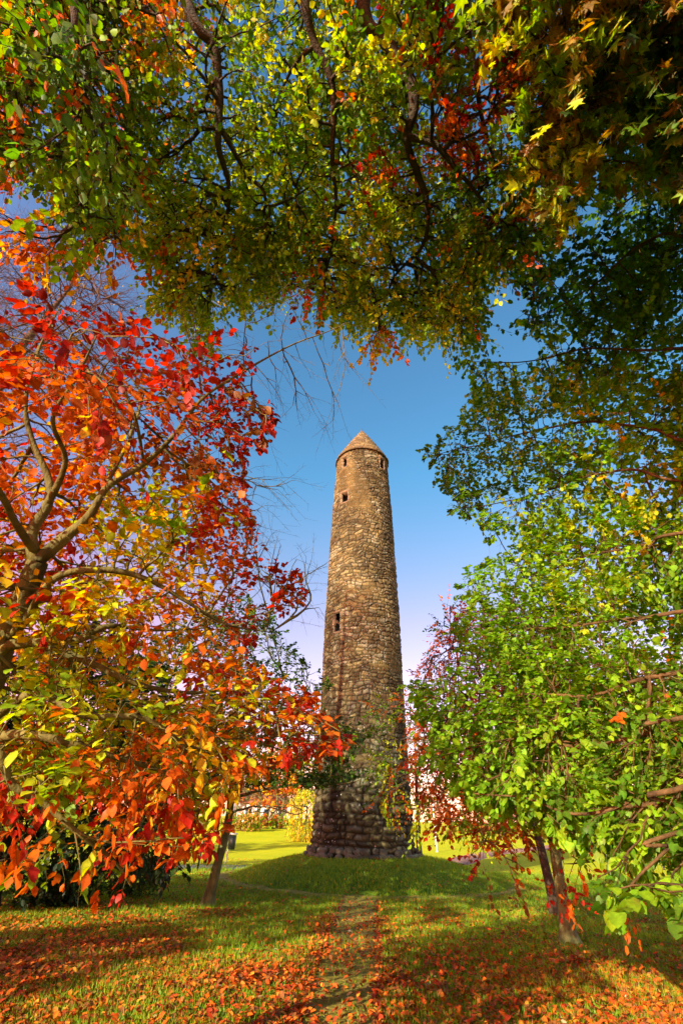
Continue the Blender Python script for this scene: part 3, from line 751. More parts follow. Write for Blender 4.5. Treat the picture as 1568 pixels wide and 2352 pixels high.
# thinner at the very top, where single leaves stand against the sky
q = to_px(ancL); ancL = ancL[rng.random(len(ancL)) > .62*sstep(980, 780, q[:, 1])]
ancL = clear_front(ancL, LL[:9], 60, .02)
bareL = sample_view([(400, 700), (560, 650), (700, 700), (840, 740), (835, 830), (790, 970), (690, 990), (620, 900), (500, 800)], 90, 4.3, 5.0)
bareL2 = sample_view([(540, 1080), (690, 1100), (610, 1170), (600, 1230), (755, 1290), (740, 1400), (680, 1430), (600, 1350), (560, 1250)], 120, 4.1, 4.9)
nb_ = len(bareL)+len(bareL2)
ancL = np.vstack([ancL, bareL, bareL2])
_bp = np.vstack([bareL, bareL2])
def bareL_f(A):
    d = np.array([np.abs(_bp-a).sum(1).min() for a in A])
    return np.where(d < 1e-9, 1.0, topfade(A))
cL = colour_map([(100, 720, [(DRED, 3), (RED, 2)]), (350, 780, [(RED, 4), (DRED, 2)]), (560, 800, [(RED, 5)]), (60, 880, [(RED, 2), (ORG, 3), (DORG, 2)]),
                 (300, 900, [(RED, 3), (DRED, 1), (DORG, 2), (ORG, 1)]), (560, 950, [(DRED, 2), (RED, 3), (BRN, 1)]), (200, 1020, [(DORG, 3), (ORG, 3), (YEL, 1)]),
                 (430, 1050, [(DORG, 3), (BRN, 2), (ORG, 1)]), (60, 1150, [(ORG, 3), (YEL, 2), (RED, 2)]), (380, 1130, [(GYEL, 2), (YEL, 2), (DORG, 2)]),
                 (540, 1150, [(ORG, 2), (RED, 2), (DORG, 2)]), (330, 1220, [(GYEL, 4), (YEL, 3), (LGRN, 1)]), (500, 1250, [(RED, 3), (ORG, 2)]),
                 (640, 1330, [(RED, 4), (ORG, 1)]), (100, 1330, [(RED, 2), (ORG, 2), (GYEL, 2)]), (300, 1350, [(YEL, 4), (GYEL, 3), (ORG, 1)]), (450, 1370, [(YEL, 3), (ORG, 3)]),
                 (560, 1400, [(ORG, 2), (RED, 3)]), (350, 1460, [(YEL, 4), (ORG, 2)]), (500, 1500, [(ORG, 4), (YEL, 2), (RED, 2)]),
                 (100, 1450, [(GYEL, 3), (YEL, 2), (ORG, 1)]), (80, 1600, [(GYEL, 4), (OLV, 2), (ORG, 1)]), (300, 1620, [(GYEL, 3), (OLV, 2), (YEL, 2)]), (350, 1720, [(ORG, 5), (YEL, 1)]),
                 (650, 1650, [(ORG, 4), (RED, 4), (YEL, 1)]), (500, 1650, [(GYEL, 2), (YEL, 2), (ORG, 2)]), (450, 1760, [(GYEL, 3), (YEL, 2), (ORG, 2)]), (760, 1710, [(RED, 3), (ORG, 3)]),
                 (100, 1750, [(GYEL, 3), (ORG, 2), (OLV, 2), (RED, 1)]), (60, 1820, [(RED, 3), (ORG, 2)]), (200, 1860, [(GYEL, 3), (OLV, 2), (ORG, 2)]), (350, 1860, [(ORG, 3), (RED, 3)]),
                 (250, 2030, [(ORG, 4), (RED, 3), (OLV, 1)]), (420, 1940, [(RED, 4), (ORG, 2)]), (100, 2000, [(ORG, 3), (OLV, 2)]), (30, 1950, [(ORG, 3), (DORG, 2)])], 9.0)
make_tree('beech_tree', 'young beech close at the left edge, red, orange and yellow leaves on spreading bare-tipped branches', 'tree', lb_root, LL, ancL, 7,
          .072, T_BEECH, cL, bark=M_bark_beech, tw_len=.30, bf=.4, droop=.22, flat=.38, bare=bareL_f, zmin=1.6, keep_fun=lambda p: dil(polyL, 14)(p) & off_limbs(LL[:5]+LL[9:12], 30, .02)(p), tip=.0015, jit=.10)

# ================================================================ overhead beech canopy
cb_root = np.array([0.9, -3.4, float(gz(.9, -3.4))-.05])
headp = np.array([0.6, -1.9, 10.3])
LC = [limb([cb_root, cb_root+(0, .1, 3), cb_root+(-.1, .5, 6.5), headp], [.42, .33, .27, .20], 40),
      limb([headp, P(800, -260, 9.6), P(835, 35, 8.6), P(880, 95, 8.4), P(935, 185, 8.2), P(945, 250, 8.0), P(935, 320, 7.8), P(962, 400, 7.8), P(985, 470, 7.8), P(975, 560, 7.9), P(900, 640, 8.0), P(870, 720, 8.0)], [.15, .11, .085, .08, .075, .065, .055, .045, .036, .028, .018, .008], 90, .12),
      limb([P(935, 315, 7.8), P(1000, 328, 7.7), P(1050, 395, 7.7), P(1100, 450, 7.7), P(1160, 520, 7.8), P(1250, 550, 7.9)], [.045, .04, .03, .02, .013, .006], 50, .08),
      limb([headp, P(430, -200, 9.6), P(440, 40, 8.4), P(488, 112, 8.2), P(505, 200, 8.0), P(512, 280, 7.8), P(503, 345, 7.7), P(525, 440, 7.7), P(512, 540, 7.7), P(500, 640, 7.8)], [.14, .10, .07, .062, .055, .047, .04, .03, .018, .008], 80, .12),
      limb([P(510, 300, 7.8), P(560, 395, 7.7), P(600, 435, 7.6), P(618, 475, 7.6), P(700, 440, 7.6), P(760, 400, 7.6)], [.034, .028, .024, .018, .012, .006], 40, .06),
      limb([headp, P(690, -220, 9.4), P(705, 0, 8.4), P(728, 110, 8.2), P(765, 220, 8.0), P(765, 340, 7.9), P(772, 450, 7.9), P(760, 560, 7.9), P(740, 660, 7.9)], [.12, .085, .06, .05, .042, .034, .026, .016, .008], 80, .12),
      limb([headp, P(100, -250, 8.0), P(165, 0, 6.8), P(172, 110, 6.6), P(188, 230, 6.5), P(195, 330, 6.4), P(230, 430, 6.4), P(260, 520, 6.4)], [.12, .08, .05, .042, .034, .026, .017, .008], 70, .10),
      limb([P(165, 60, 6.8), P(120, 170, 7.4), P(70, 230, 7.6), P(0, 300, 7.8)], [.03, .024, .016, .008], 30, .08),
      limb([P(300, -40, 8.6), P(250, 40, 8.4), P(300, 10, 8.5), P(180, 160, 8.0), P(110, 220, 7.6)][:2]+[P(180, 160, 8.0), P(110, 220, 7.8)], [.06, .04, .02, .01], 30, .1),
      limb([headp, P(1020, -250, 9.6), P(1060, -20, 8.8), P(1080, 120, 8.6), P(1100, 260, 8.6), P(1160, 400, 8.6)], [.12, .08, .06, .045, .03, .01], 60, .14),
      limb([P(728, 110, 8.2), P(680, 150, 8.2), P(600, 80, 8.4), P(640, 30, 8.6)][:2]+[P(630, 230, 8.2), P(610, 330, 8.2)], [.03, .02, .014, .008], 30, .1)]
polyC = [(-220, -110), (1200, -110), (1190, 0), (1170, 120), (1190, 250), (1150, 290), (1175, 360), (1200, 430), (1260, 500), (1300, 570), (1225, 585), (1170, 590), (1160, 625), (1110, 600), (1090, 640), (1110, 680), (1080, 700), (1100, 760), (1060, 790), (1040, 740), (1000, 770), (985, 730), (935, 770), (920, 690), (880, 790), (855, 800), (845, 730), (780, 725), (740, 690), (700, 660), (670, 640), (640, 680), (590, 640), (560, 690), (510, 690), (470, 780), (440, 780), (440, 690), (380, 700), (400, 640), (350, 590), (330, 540), (290, 520), (260, 555), (190, 530), (150, 470), (130, 430), (110, 360), (60, 390), (0, 350), (-220, 360)]
holeC = [[(590, 450), (640, 430), (670, 460), (640, 500), (600, 490)], [(590, 480), (640, 500), (560, 520)], [(800, 290), (860, 280), (880, 330), (820, 350)],
         [(110, 170), (150, 150), (170, 230), (150, 330), (110, 350), (60, 320), (60, 270)], [(440, 260), (470, 350), (500, 370), (470, 390)], [(345, 110), (380, 120), (390, 190), (360, 160)],
         [(900, 540), (940, 560), (910, 610)], [(1120, 440), (1170, 450), (1180, 500), (1130, 480)], [(640, 600), (700, 610), (720, 640), (650, 640)], [(470, 540), (500, 560), (480, 620)],
         [(1090, 540), (1140, 560), (1150, 600)], [(850, 620), (900, 630), (880, 680)], [(1130, 20), (1160, 60), (1150, 150), (1120, 90)], [(320, 420), (360, 430), (350, 540), (320, 500)], [(530, 90), (560, 100), (545, 170)]]
ancC = clear_front(sample_view(polyC, 5400, 7.0, 10.0, holeC, .41, .95, .03), LC[1:], 26, .02)
ancCx = clear_front(sample_view([(330, 480), (480, 430), (700, 470), (900, 440), (1080, 470), (1200, 500), (1290, 570), (1170, 590), (1110, 600), (1110, 680), (1100, 760), (1060, 790), (1040, 740), (1000, 770), (985, 730), (935, 770), (920, 690), (880, 790), (855, 800), (845, 730), (780, 725), (740, 690), (700, 660), (670, 640), (640, 680), (590, 640), (560, 690), (510, 690), (470, 780), (440, 780), (440, 690), (380, 700), (400, 640)], 1500, 7.2, 8.8, holeC, .40, 1.5, .02), LC[1:], 20, .02)
ancC2 = sample_view([(0, 480), (60, 500), (160, 460), (190, 540), (300, 520), (330, 600), (240, 590), (170, 600), (90, 590), (20, 560)], 45, 6.2, 7.0)
ancC3 = sample_view([(-100, 0), (120, 30), (240, 90), (220, 220), (330, 480), (250, 540), (170, 500), (120, 350), (60, 380), (-100, 340)], 380, 4.6, 6.6, holeC, .3, 1.2, .05)
cC = colour_map([(60, 60, [(ORG, 2), (GRN, 3), (OLV, 3), (YEL, 1)]), (150, 140, [(GRN, 3), (DGRN, 2), (ORG, .3)]), (60, 230, [(GRN, 3), (ORG, 2)]), (170, 230, [(GRN, 3), (OLV, 3), (ORG, 2)]), (250, 30, [(DGRN, 3), (OLV, 2), (ORG, .3)]),
                 (170, 300, [(OLV, 3), (ORG, .3), (GRN, 2)]), (230, 440, [(GRN, 3), (OLV, 3)]), (60, 540, [(ORG, 4), (YEL, 3)]), (300, 560, [(ORG, 3), (RED, .3), (YEL, 2)]), (350, 90, [(ORG, 2), (YEL, 2), (OLV, 4)]),
                 (420, 300, [(OLV, 4), (GYEL, 3), (ORG, .3)]), (600, 120, [(GRN, 2), (OLV, 3), (GYEL, 2)]), (560, 340, [(OLV, 4), (GYEL, 4)]), (750, 200, [(OLV, 4), (GYEL, 3), (GRN, 2)]),
                 (850, 400, [(OLV, 3), (GYEL, 3), (YEL, 1)]), (860, 395, [(RED, 4), (ORG, 4)]), (1060, 310, [(RED, 3), (ORG, 4)]), (980, 370, [(ORG, 3), (DORG, .8), (GYEL, 1)]), (1110, 270, [(RED, 2), (ORG, 2)]),
                 (800, 690, [(OLV, 3), (GYEL, 3)]), (880, 690, [(GYEL, 4), (OLV, 3)]), (935, 740, [(OLV, 3), (GYEL, 3)]), (1010, 745, [(OLV, 3), (GYEL, 2)]), (840, 740, [(GYEL, 3), (OLV, 3)]), (400, 470, [(GYEL, 2), (OLV, 3)]), (360, 560, [(GYEL, 2), (OLV, 3), (ORG, .5)]), (600, 400, [(GYEL, 3), (OLV, 3)]), (940, 330, [(OLV, 3), (GYEL, 2)]), (860, 320, [(OLV, 3), (GRN, 2)]), (790, 420, [(OLV, 3), (GYEL, 2)]), (900, 470, [(OLV, 3), (GYEL, 3)]), (850, 450, [(GYEL, 3), (OLV, 2)]), (1060, 200, [(OLV, 3), (BRN, 1), (GRN, 2)]), (1140, 330, [(GRN, 3), (OLV, 2)]), (1010, 430, [(GYEL, 3), (OLV, 2)]), (640, 590, [(OLV, 3), (GRN, 1)]), (770, 650, [(OLV, 3), (GYEL, 2)]), (640, 660, [(OLV, 3), (GYEL, 1)]), (300, 250, [(GRN, 3), (OLV, 3)]), (260, 380, [(GRN, 3), (OLV, 3)]), (600, 500, [(OLV, 3), (GYEL, 2)]), (680, 330, [(GRN, 2), (OLV, 3), (GYEL, 2)]), (1060, 80, [(DRED, 1), (GRN, 3), (OLV, 2)]), (950, 150, [(OLV, 3), (GYEL, 3), (ORG, .3)]), (1050, 450, [(OLV, 3), (GRN, 3), (GYEL, 1)]), (1150, 400, [(GRN, 3), (OLV, 2)]),
                 (1200, 540, [(OLV, 2), (DORG, .8), (GRN, 2)]), (880, 600, [(GYEL, 4), (OLV, 2), (YEL, 2)]), (868, 775, [(YEL, 3), (ORG, 3)]), (1080, 740, [(GRN, 2), (ORG, .3), (OLV, 2)]), (1010, 680, [(GYEL, 3), (OLV, 3)]),
                 (700, 600, [(OLV, 3), (GYEL, 2), (ORG, .3)]), (700, 665, [(ORG, 2), (RED, 1), (OLV, 2)]), (480, 560, [(GYEL, 3), (OLV, 2), (YEL, 2)]), (460, 740, [(GYEL, 2), (OLV, 3), (ORG, .3)]), (560, 660, [(OLV, 3), (GYEL, 2)]), (320, 400, [(ORG, 2), (OLV, 3)])], 8.0)
make_tree('overhanging_beech_tree', 'large beech arching over the top of the view with olive, yellow and scattered orange leaves', 'tree', cb_root, LC,
          np.vstack([ancC, ancCx, ancC2, ancC3]), 11, .085, T_SIMPLE, cC, bark=M_bark_dark, tw_len=.42, bf=.18, droop=.45, flat=.7, tip=.0032)

# ================================================================ maple, top right corner
mp_root = np.array([7.0, -2.0, float(gz(7., -2.))-.05])
mh = np.array([6.0, -1.0, 9.0])
LM = [limb([mp_root, mp_root+(-.1, .1, 4), mh], [.30, .24, .17], 30),
      limb([mh, P(1650, -200, 8.4), P(1500, 0, 7.6), P(1420, 120, 7.2), P(1340, 250, 7.0), P(1290, 380, 6.9)], [.11, .08, .05, .035, .02, .008], 50, .1),
      limb([mh, P(1700, 0, 8.0), P(1560, 120, 7.4), P(1480, 240, 7.2), P(1360, 360, 7.0), P(1290, 440, 7.0)], [.10, .07, .04, .03, .018, .007], 50, .1),
      limb([mh, P(1450, -250, 8.4), P(1300, -40, 7.8), P(1240, 100, 7.4), P(1210, 260, 7.2)], [.10, .07, .04, .025, .009], 50, .1)]
polyM = [(1150, -150), (1800, -150), (1800, 420), (1568, 420), (1480, 400), (1400, 420), (1330, 430), (1290, 520), (1270, 480), (1230, 440), (1200, 370), (1185, 320), (1220, 270), (1180, 150), (1150, 40)]
ancM = sample_view(polyM, 1500, 6.0, 8.6, [[(1200, 250), (1250, 290), (1210, 340), (1190, 300)]], .38, .9, .05)
cM = colour_map([(1300, 100, [(OLV, 3), (OBR, 4), (GYEL, 1)]), (1500, 60, [(OBR, 3), (OLV, 2), (DGRN, 3)]), (1500, 300, [(GRN, 4), (OLV, 2), (OBR, 1)]), (1260, 330, [(GYEL, 2), (OBR, 3), (OLV, 2)])], 3)
make_tree('maple_tree', 'dark maple filling the top right corner with brown, olive and gold lobed leaves', 'tree', mp_root, LM, ancM, 9, .105, T_MAPLE, cM,
          bark=M_bark_dark, tw_len=.42, bf=.2, droop=.45, flat=.8, tip=.003)

# ================================================================ lime tree, right
lm_root = np.array([7.6, 3.9, float(gz(7.6, 3.9))-.05])
LR = [limb([lm_root, lm_root+(-.05, .05, 2.2), lm_root+(-.1, .15, 4.5), lm_root+(-.2, .3, 7.5), lm_root+(-.3, .4, 10.5), lm_root+(-.3, .3, 13)], [.26, .22, .19, .15, .10, .03], 60)]
for (h, pts, r0_) in ((8.0, [(1600, 560, 6.2), (1480, 560, 6.2), (1380, 640, 6.2), (1290, 700, 6.3), (1210, 735, 6.4)], .05),
                      (7.0, [(1640, 800, 6.0), (1500, 800, 6.0), (1350, 800, 6.2), (1220, 830, 6.4), (1080, 830, 6.6)], .05),
                      (6.3, [(1620, 1010, 5.8), (1500, 985, 6.0), (1370, 970, 6.2), (1240, 985, 6.4), (1100, 1020, 6.6), (990, 1045, 6.8)], .06),
                      (5.6, [(1600, 1100, 5.6), (1450, 1080, 5.8), (1300, 1110, 6.2), (1180, 1150, 6.4), (1070, 1165, 6.6)], .05),
                      (4.9, [(1600, 1220, 5.2), (1480, 1250, 5.4), (1350, 1280, 5.8), (1220, 1330, 6.0), (1100, 1370, 6.2)], .05),
                      (4.2, [(1600, 1400, 4.8), (1450, 1420, 5.0), (1300, 1440, 5.2), (1150, 1450, 5.5), (1050, 1460, 5.6)], .05),
                      (3.7, [(1600, 1540, 4.4), (1480, 1560, 4.5), (1360, 1600, 4.6), (1200, 1600, 4.8), (1060, 1590, 5.0), (940, 1580, 5.2)], .05),
                      (3.2, [(1600, 1640, 4.0), (1480, 1680, 4.1), (1340, 1720, 4.2), (1200, 1700, 4.4), (1080, 1720, 4.6), (980, 1740, 4.8)], .045),
                      (2.8, [(1600, 1790, 3.7), (1520, 1830, 3.7), (1430, 1850, 3.8), (1300, 1860, 3.9), (1200, 1830, 4.0), (1090, 1820, 4.1)], .045),
                      (2.4, [(1600, 1900, 3.4), (1530, 1940, 3.3), (1460, 1990, 3.2), (1420, 2060, 3.2)], .03),
                      (7.4, [(1700, 420, 6.6), (1600, 380, 6.5), (1500, 420, 6.5), (1420, 480, 6.5), (1360, 560, 6.5)], .05)):
    st = lm_root+np.array([-.12, .15, h])
    r0_ *= .6
    LR.append(limb(np.vstack([st, VP([(q[0], q[1], q[2]*1.3) for q in pts], 5)]), [r0_]+list(np.linspace(r0_*.75, .006, len(pts))), 50, .08))
polyR = [(1800, 330), (1568, 330), (1450, 370), (1380, 440), (1350, 520), (1300, 560), (1310, 600), (1240, 625), (1195, 640), (1200, 670), (1240, 700), (1175, 730), (1190, 760), (1270, 780), (1250, 815), (1180, 835), (1110, 840), (1050, 815), (1060, 850), (1100, 880), (1060, 920), (1070, 950), (1020, 990), (970, 1035), (1010, 1090), (1000, 1115), (1060, 1140), (1035, 1175), (1100, 1200), (1120, 1240), (1200, 1210), (1190, 1260), (1130, 1290), (1070, 1320), (1045, 1370), (1100, 1380), (1080, 1410), (1000, 1440), (1060, 1460), (1050, 1500), (990, 1540), (925, 1570), (950, 1610), (960, 1660), (1010, 1680), (945, 1760), (1000, 1780), (1080, 1830), (1150, 1870), (1250, 1900), (1320, 1950), (1370, 2030), (1390, 2110), (1420, 2120), (1450, 2040), (1530, 2070), (1568, 2130), (1800, 2100)]
def rfR(q, r):
    # the boughs come closer to the camera lower down and towards the right
    near = 8.8-2.9*sstep(900, 1900, q[:, 1])-.5*sstep(1200, 1600, q[:, 0])-2.0*sstep(1850, 2080, q[:, 1])*sstep(1250, 1450, q[:, 0])
    return near+(r-.5)*1.7
holeR = [[(1495, 1940), (1568, 1940), (1568, 2015), (1495, 2015)], [(1240, 720), (1330, 740), (1300, 770)], [(1260, 480), (1340, 520), (1300, 560)], [(1180, 880), (1250, 900), (1200, 950)], [(1330, 1880), (1500, 1900), (1568, 1960), (1480, 2010), (1350, 1960)],
         [(1150, 1830), (1250, 1850), (1200, 1890)]]
ancR = sample_view(polyR, 7800, 0, 1, holeR, .36, 1.1, .2, rfR)
q = to_px(ancR); ancR = ancR[rng.random(len(ancR)) > np.maximum(.35*sstep(1780, 1860, q[:, 1])+.45*sstep(1860, 1940, q[:, 1]), .55*sstep(1620, 1700, q[:, 1])*sstep(1180, 1080, q[:, 0]))]
cR = colour_map([(1500, 450, [(GRN, 4), (DGRN, 2), (OLV, 1)]), (1300, 650, [(DGRN, 2), (GRN, 3)]), (1500, 750, [(GRN, 4), (OLV, 1)]), (1200, 900, [(OLV, 2), (GRN, 2), (GYEL, 2)]), (1400, 950, [(LGRN, 3), (YGR, 3), (YEL, .5)]),
                 (1050, 1050, [(GRN, 3), (OLV, 1)]), (1200, 1100, [(GRN, 3), (YGR, 2)]), (1450, 1150, [(GYEL, 2), (YEL, .6), (LGRN, 4)]), (1150, 1380, [(LGRN, 4), (YGR, 3)]), (1350, 1350, [(LGRN, 3), (YGR, 3), (GYEL, 2)]),
                 (1520, 1280, [(GRN, 3), (LGRN, 2)]), (1250, 1500, [(LGRN, 4), (YGR, 2), (GRN, 1)]), (1500, 1550, [(LGRN, 3), (GRN, 2), (YGR, 2), (ORG, .3)]), (1050, 1620, [(LGRN, 5), (YGR, 2)]), (1300, 1720, [(LGRN, 3), (YGR, 2), (GRN, 1)]),
                 (1500, 1750, [(GRN, 3), (OLV, 2), (YGR, 1)]), (1300, 1850, [(GRN, 2), (LGRN, 2), (YGR, 2)]), (1450, 2000, [(LGRN, 2), (GRN, 3), (YGR, 2)]), (1540, 1950, [(YGR, 3), (GRN, 2)])], 4.0)
make_tree('lime_tree', 'tall lime tree along the right edge with drooping bright green heart-shaped leaves', 'tree', lm_root, LR, ancR, 11, .064, T_LIME, cR, zmin=2.6, keep_fun=dil(polyR, 14),
          bark=noisy_mat('bark_lime', [(.025, .014, .006), (.085, .048, .016), (.15, .085, .03)], 8, .8, .4), tw_len=.40, bf=.4, droop=.30, flat=.32, tip=.0018)

# ================================================================ mid-distance trees
def path_tree(base, lean, hgt, r0, kinks=.15, n=5):
    b = np.array(base); pts = [b+np.array([lean[0], lean[1], 0])*(k/n)**1.2+np.array([0, 0, hgt*k/n])+np.append((rng.random(2)-.5)*kinks, 0)*(k > 0) for k in range(n+1)]
    l = limb(pts, [r0*1.0, r0*.8, r0*.62, r0*.45, r0*.3, r0*.12], 50)
    fl = np.exp(-(l[:, 2]-b[2])/.18); l[:, 3] *= 1+.7*fl
    return l
def boughs(tr, specs):
    out_ = []
    for (f, tip_, r0_) in specs:
        k = int(f*(len(tr)-1)); s = tr[k, :3]; e = np.array(tip_)
        m = (s+e)/2+np.array([0, 0, .25*np.linalg.norm(e-s)*.5])
        out_.append(limb([s, m, e], [r0_, r0_*.6, r0_*.15], 20, .1))
    return out_
def auto_boughs(tr, c, rad, n, r0_):
    sp = []
    for k in range(n):
        a = k*2.4+rng.uniform(-.3, .3); f = rng.uniform(.3, .95)
        t = np.array(c)+np.array([math.cos(a)*rad[0]*.75, math.sin(a)*rad[1]*.75, rng.uniform(-.6, .6)*rad[2]])
        sp.append((f, t, r0_*(1.2-f)))
    return boughs(tr, sp)

# thin-trunked small tree left of the tower, dark green crown
b = ground_at(474, 2084); b[2] = gz(b[0], b[1])-.06
tr = limb([b, b+(.12, .05, .9), b+(.28, .1, 2.2), P(540, 1700, 16.4), P(545, 1600, 17.0), P(560, 1480, 17.8)], [.17, .135, .115, .09, .06, .025], 50)
tr[:, 3] *= 1+.8*np.exp(-(tr[:, 2]-b[2])/.15)
pol = [(400, 1430), (470, 1400), (560, 1370), (620, 1400), (650, 1450), (700, 1510), (740, 1560), (760, 1560), (740, 1620), (800, 1650), (850, 1690), (800, 1760), (840, 1770), (760, 1800), (640, 1800), (560, 1800), (480, 1870), (380, 1900), (250, 1880), (250, 1600), (300, 1480)]
anc = sample_view(pol, 1700, 14.6, 18.0, [[(560, 1700), (700, 1715), (760, 1760), (620, 1745)], [(560, 1810), (640, 1760), (700, 1770), (600, 1790)], [(300, 1600), (470, 1620), (450, 1550)]],   .37, .8, .03)
anc = anc
lay = sample_view([(540, 1790), (700, 1770), (830, 1785), (800, 1815), (690, 1825), (560, 1815)], 140, 14.5, 16)
lay2 = sample_view([(560, 1870), (640, 1830), (720, 1850), (640, 1880)], 60, 14.5, 15.5)
bs = [limb([tr[22, :3], P(640, 1805, 15.4), P(760, 1800, 15.2), P(830, 1790, 15.0)], [.05, .03, .02, .008], 24, .1),
      limb([tr[20, :3], P(600, 1850, 15.6), P(680, 1870, 15.2), P(720, 1850, 15.2)], [.04, .02, .015, .006], 24, .1),
      limb([tr[28, :3], P(640, 1680, 16), P(760, 1690, 15.8), P(840, 1690, 15.6)], [.05, .035, .02, .008], 24, .1),
      limb([tr[30, :3], P(470, 1640, 16.4), P(380, 1600, 16.4)], [.05, .03, .01], 20, .1),
      limb([tr[34, :3], P(620, 1560, 17), P(720, 1570, 17)], [.04, .02, .008], 20, .1),
      limb([tr[22, :3], P(480, 1760, 15.6), P(380, 1800, 15.4), P(280, 1830, 15.2)], [.05, .03, .02, .008], 20, .1)]
make_tree('small_leaved_tree', 'slender leaning tree left of the path with dark green tiered foliage reaching over the tower', 'tree', b, [tr]+bs, np.vstack([anc, lay, lay2]), 13, .12, T_SIMPLE,
          lambda A: pick([DGRN, GRN, OLV, (.04, .10, .012)], [4, 2, .6, 2], len(A)), bark=M_bark_grey, tw_len=.5, bf=.25, droop=.15, flat=.4, tip=.004, keep_fun=dil(pol, 8))

# two trees right of the path
b = ground_at(1310, 2172); b[2] = gz(b[0], b[1])-.06
tr = limb([b, b+(0, 0, .6), b+(.06, .05, 1.5), b+(.16, .1, 2.4), b+(.16, .2, 3.8), b+(-.2, .3, 5.6), b+(-.1, .3, 7.2)], [.155, .125, .115, .10, .07, .04, .012], 60)
tr[:, 3] *= .9*(1+1.3*np.exp(-(tr[:, 2]-b[2])/.16))
polA = [(960, 1600), (1000, 1500), (1080, 1460), (1180, 1420), (1300, 1420), (1500, 1500), (1620, 1600), (1620, 1830), (1500, 1890), (1360, 1900), (1280, 1930), (1210, 1940), (1120, 1940), (1060, 1900), (970, 1880), (940, 1800), (950, 1700)]
ancA = sample_view(polA, 1500, 8.3, 11.6, [[(1000, 1560), (1060, 1560), (1040, 1640), (990, 1650)], [(1180, 1900), (1300, 1880), (1290, 1960), (1180, 1940)]], .40, .9, .05)
dropA = [sample_view(p_, n_, 7.6, 9.2) for p_, n_ in (([(1060, 1960), (1100, 1930), (1140, 1960), (1110, 2010), (1070, 2000)], 6), ([(1160, 1980), (1200, 1970), (1190, 2050), (1150, 2040)], 4), ([(1270, 1960), (1340, 1950), (1340, 2050), (1280, 2050)], 8), ([(1390, 1960), (1440, 1950), (1430, 2030)], 8))]
specs = [(.42, P(1080, 1850, 9.0), .05), (.40, P(1180, 1880, 9.0), .04), (.55, P(1000, 1750, 9.4), .05), (.5, P(1450, 1800, 9.5), .05), (.7, P(1080, 1560, 10), .04), (.72, P(1400, 1600, 10), .04), (.38, P(1090, 1960, 8.6), .03), (.38, P(1300, 1990, 8.6), .03), (.6, P(1550, 1700, 9), .04)]
cA = colour_map([(1000, 1700, [(ORG, 3), (RED, 2), (DORG, 1)]), (1050, 1530, [(ORG, 3), (RED, 2)]), (1050, 1780, [(ORG, 4), (RED, 2), (YEL, 1)]), (980, 1870, [(ORG, 3), (DORG, 2)]), (1080, 1860, [(ORG, 3), (OLV, 2)]), (1200, 1650, [(ORG, 2), (YGR, 2), (OLV, 1)]),
                 (1100, 1970, [(ORG, 2), (RED, 2), (BRN, 2)]), (1320, 2020, [(ORG, 3), (RED, 3)]), (1300, 1800, [(YGR, 2), (OLV, 2), (YEL, 1)]), (1180, 2020, [(ORG, 3), (BRN, 2)]), (1450, 1750, [(OLV, 2), (GYEL, 2), (YEL, 1)]), (1200, 1480, [(ORG, 2), (YGR, 2)])], 4)
make_tree('park_beech_tree', 'front of the two right-hand trees, bare flared trunk on leaf litter, orange and yellow-green crown', 'tree', b, [tr]+boughs(tr, specs), np.vstack([ancA]+dropA), 10, .085, T_SIMPLE, cA,
          bark=M_bark_grey, tw_len=.42, bf=.22, droop=.3, flat=.5, tip=.003)
b = ground_at(1278, 2104); b[2] = gz(b[0], b[1])-.06
tr = limb([b, b+(-.05, 0, .8), b+(-.15, 0, 2.0), b+(-.3, .1, 3.5), b+(-.4, .2, 5.5), b+(-.4, .2, 8)], [.16, .13, .115, .09, .06, .02], 50)
tr[:, 3] *= 1+.8*np.exp(-(tr[:, 2]-b[2])/.15)
polB = [(870, 1590), (930, 1600), (1000, 1460), (1020, 1380), (1100, 1400), (1300, 1380), (1300, 1800), (1100, 1930), (1000, 1880), (960, 1920), (915, 1890), (860, 1850), (880, 1800), (850, 1760), (870, 1700), (850, 1650)]
ancB = sample_view(polB, 1600, 12.2, 15.5, [[(955, 1580), (1010, 1560), (1010, 1680), (960, 1700)]], .38, .8, .1)
specs = [(.45, P(930, 1780, 13), .05), (.5, P(900, 1700, 13), .04), (.42, P(960, 1860, 12.8), .04), (.7, P(1040, 1480, 14), .04), (.8, P(1200, 1450, 14), .03), (.6, P(1150, 1650, 14), .04)]
make_tree('park_maple_tree', 'rear of the two right-hand trees, dark trunk, green and gold foliage overlapping the tower', 'tree', b, [tr]+boughs(tr, specs), ancB, 12, .085, T_SIMPLE,
          colour_map([(900, 1700, [(GRN, 4), (OLV, 2), (GYEL, 2)]), (960, 1850, [(OLV, 2), (GYEL, 2), (DORG, 1)]), (1040, 1480, [(ORG, 3), (DGRN, 1), (RED, 1)]), (1000, 1620, [(DGRN, 2), (ORG, 2), (GRN, 2)]), (1030, 1760, [(ORG, 4), (RED, 2)]), (1150, 1700, [(ORG, 2), (RED, 2), (OLV, 1)])], 4),
          bark=M_bark_dark, tw_len=.42, bf=.22, droop=.25, flat=.5, tip=.003)

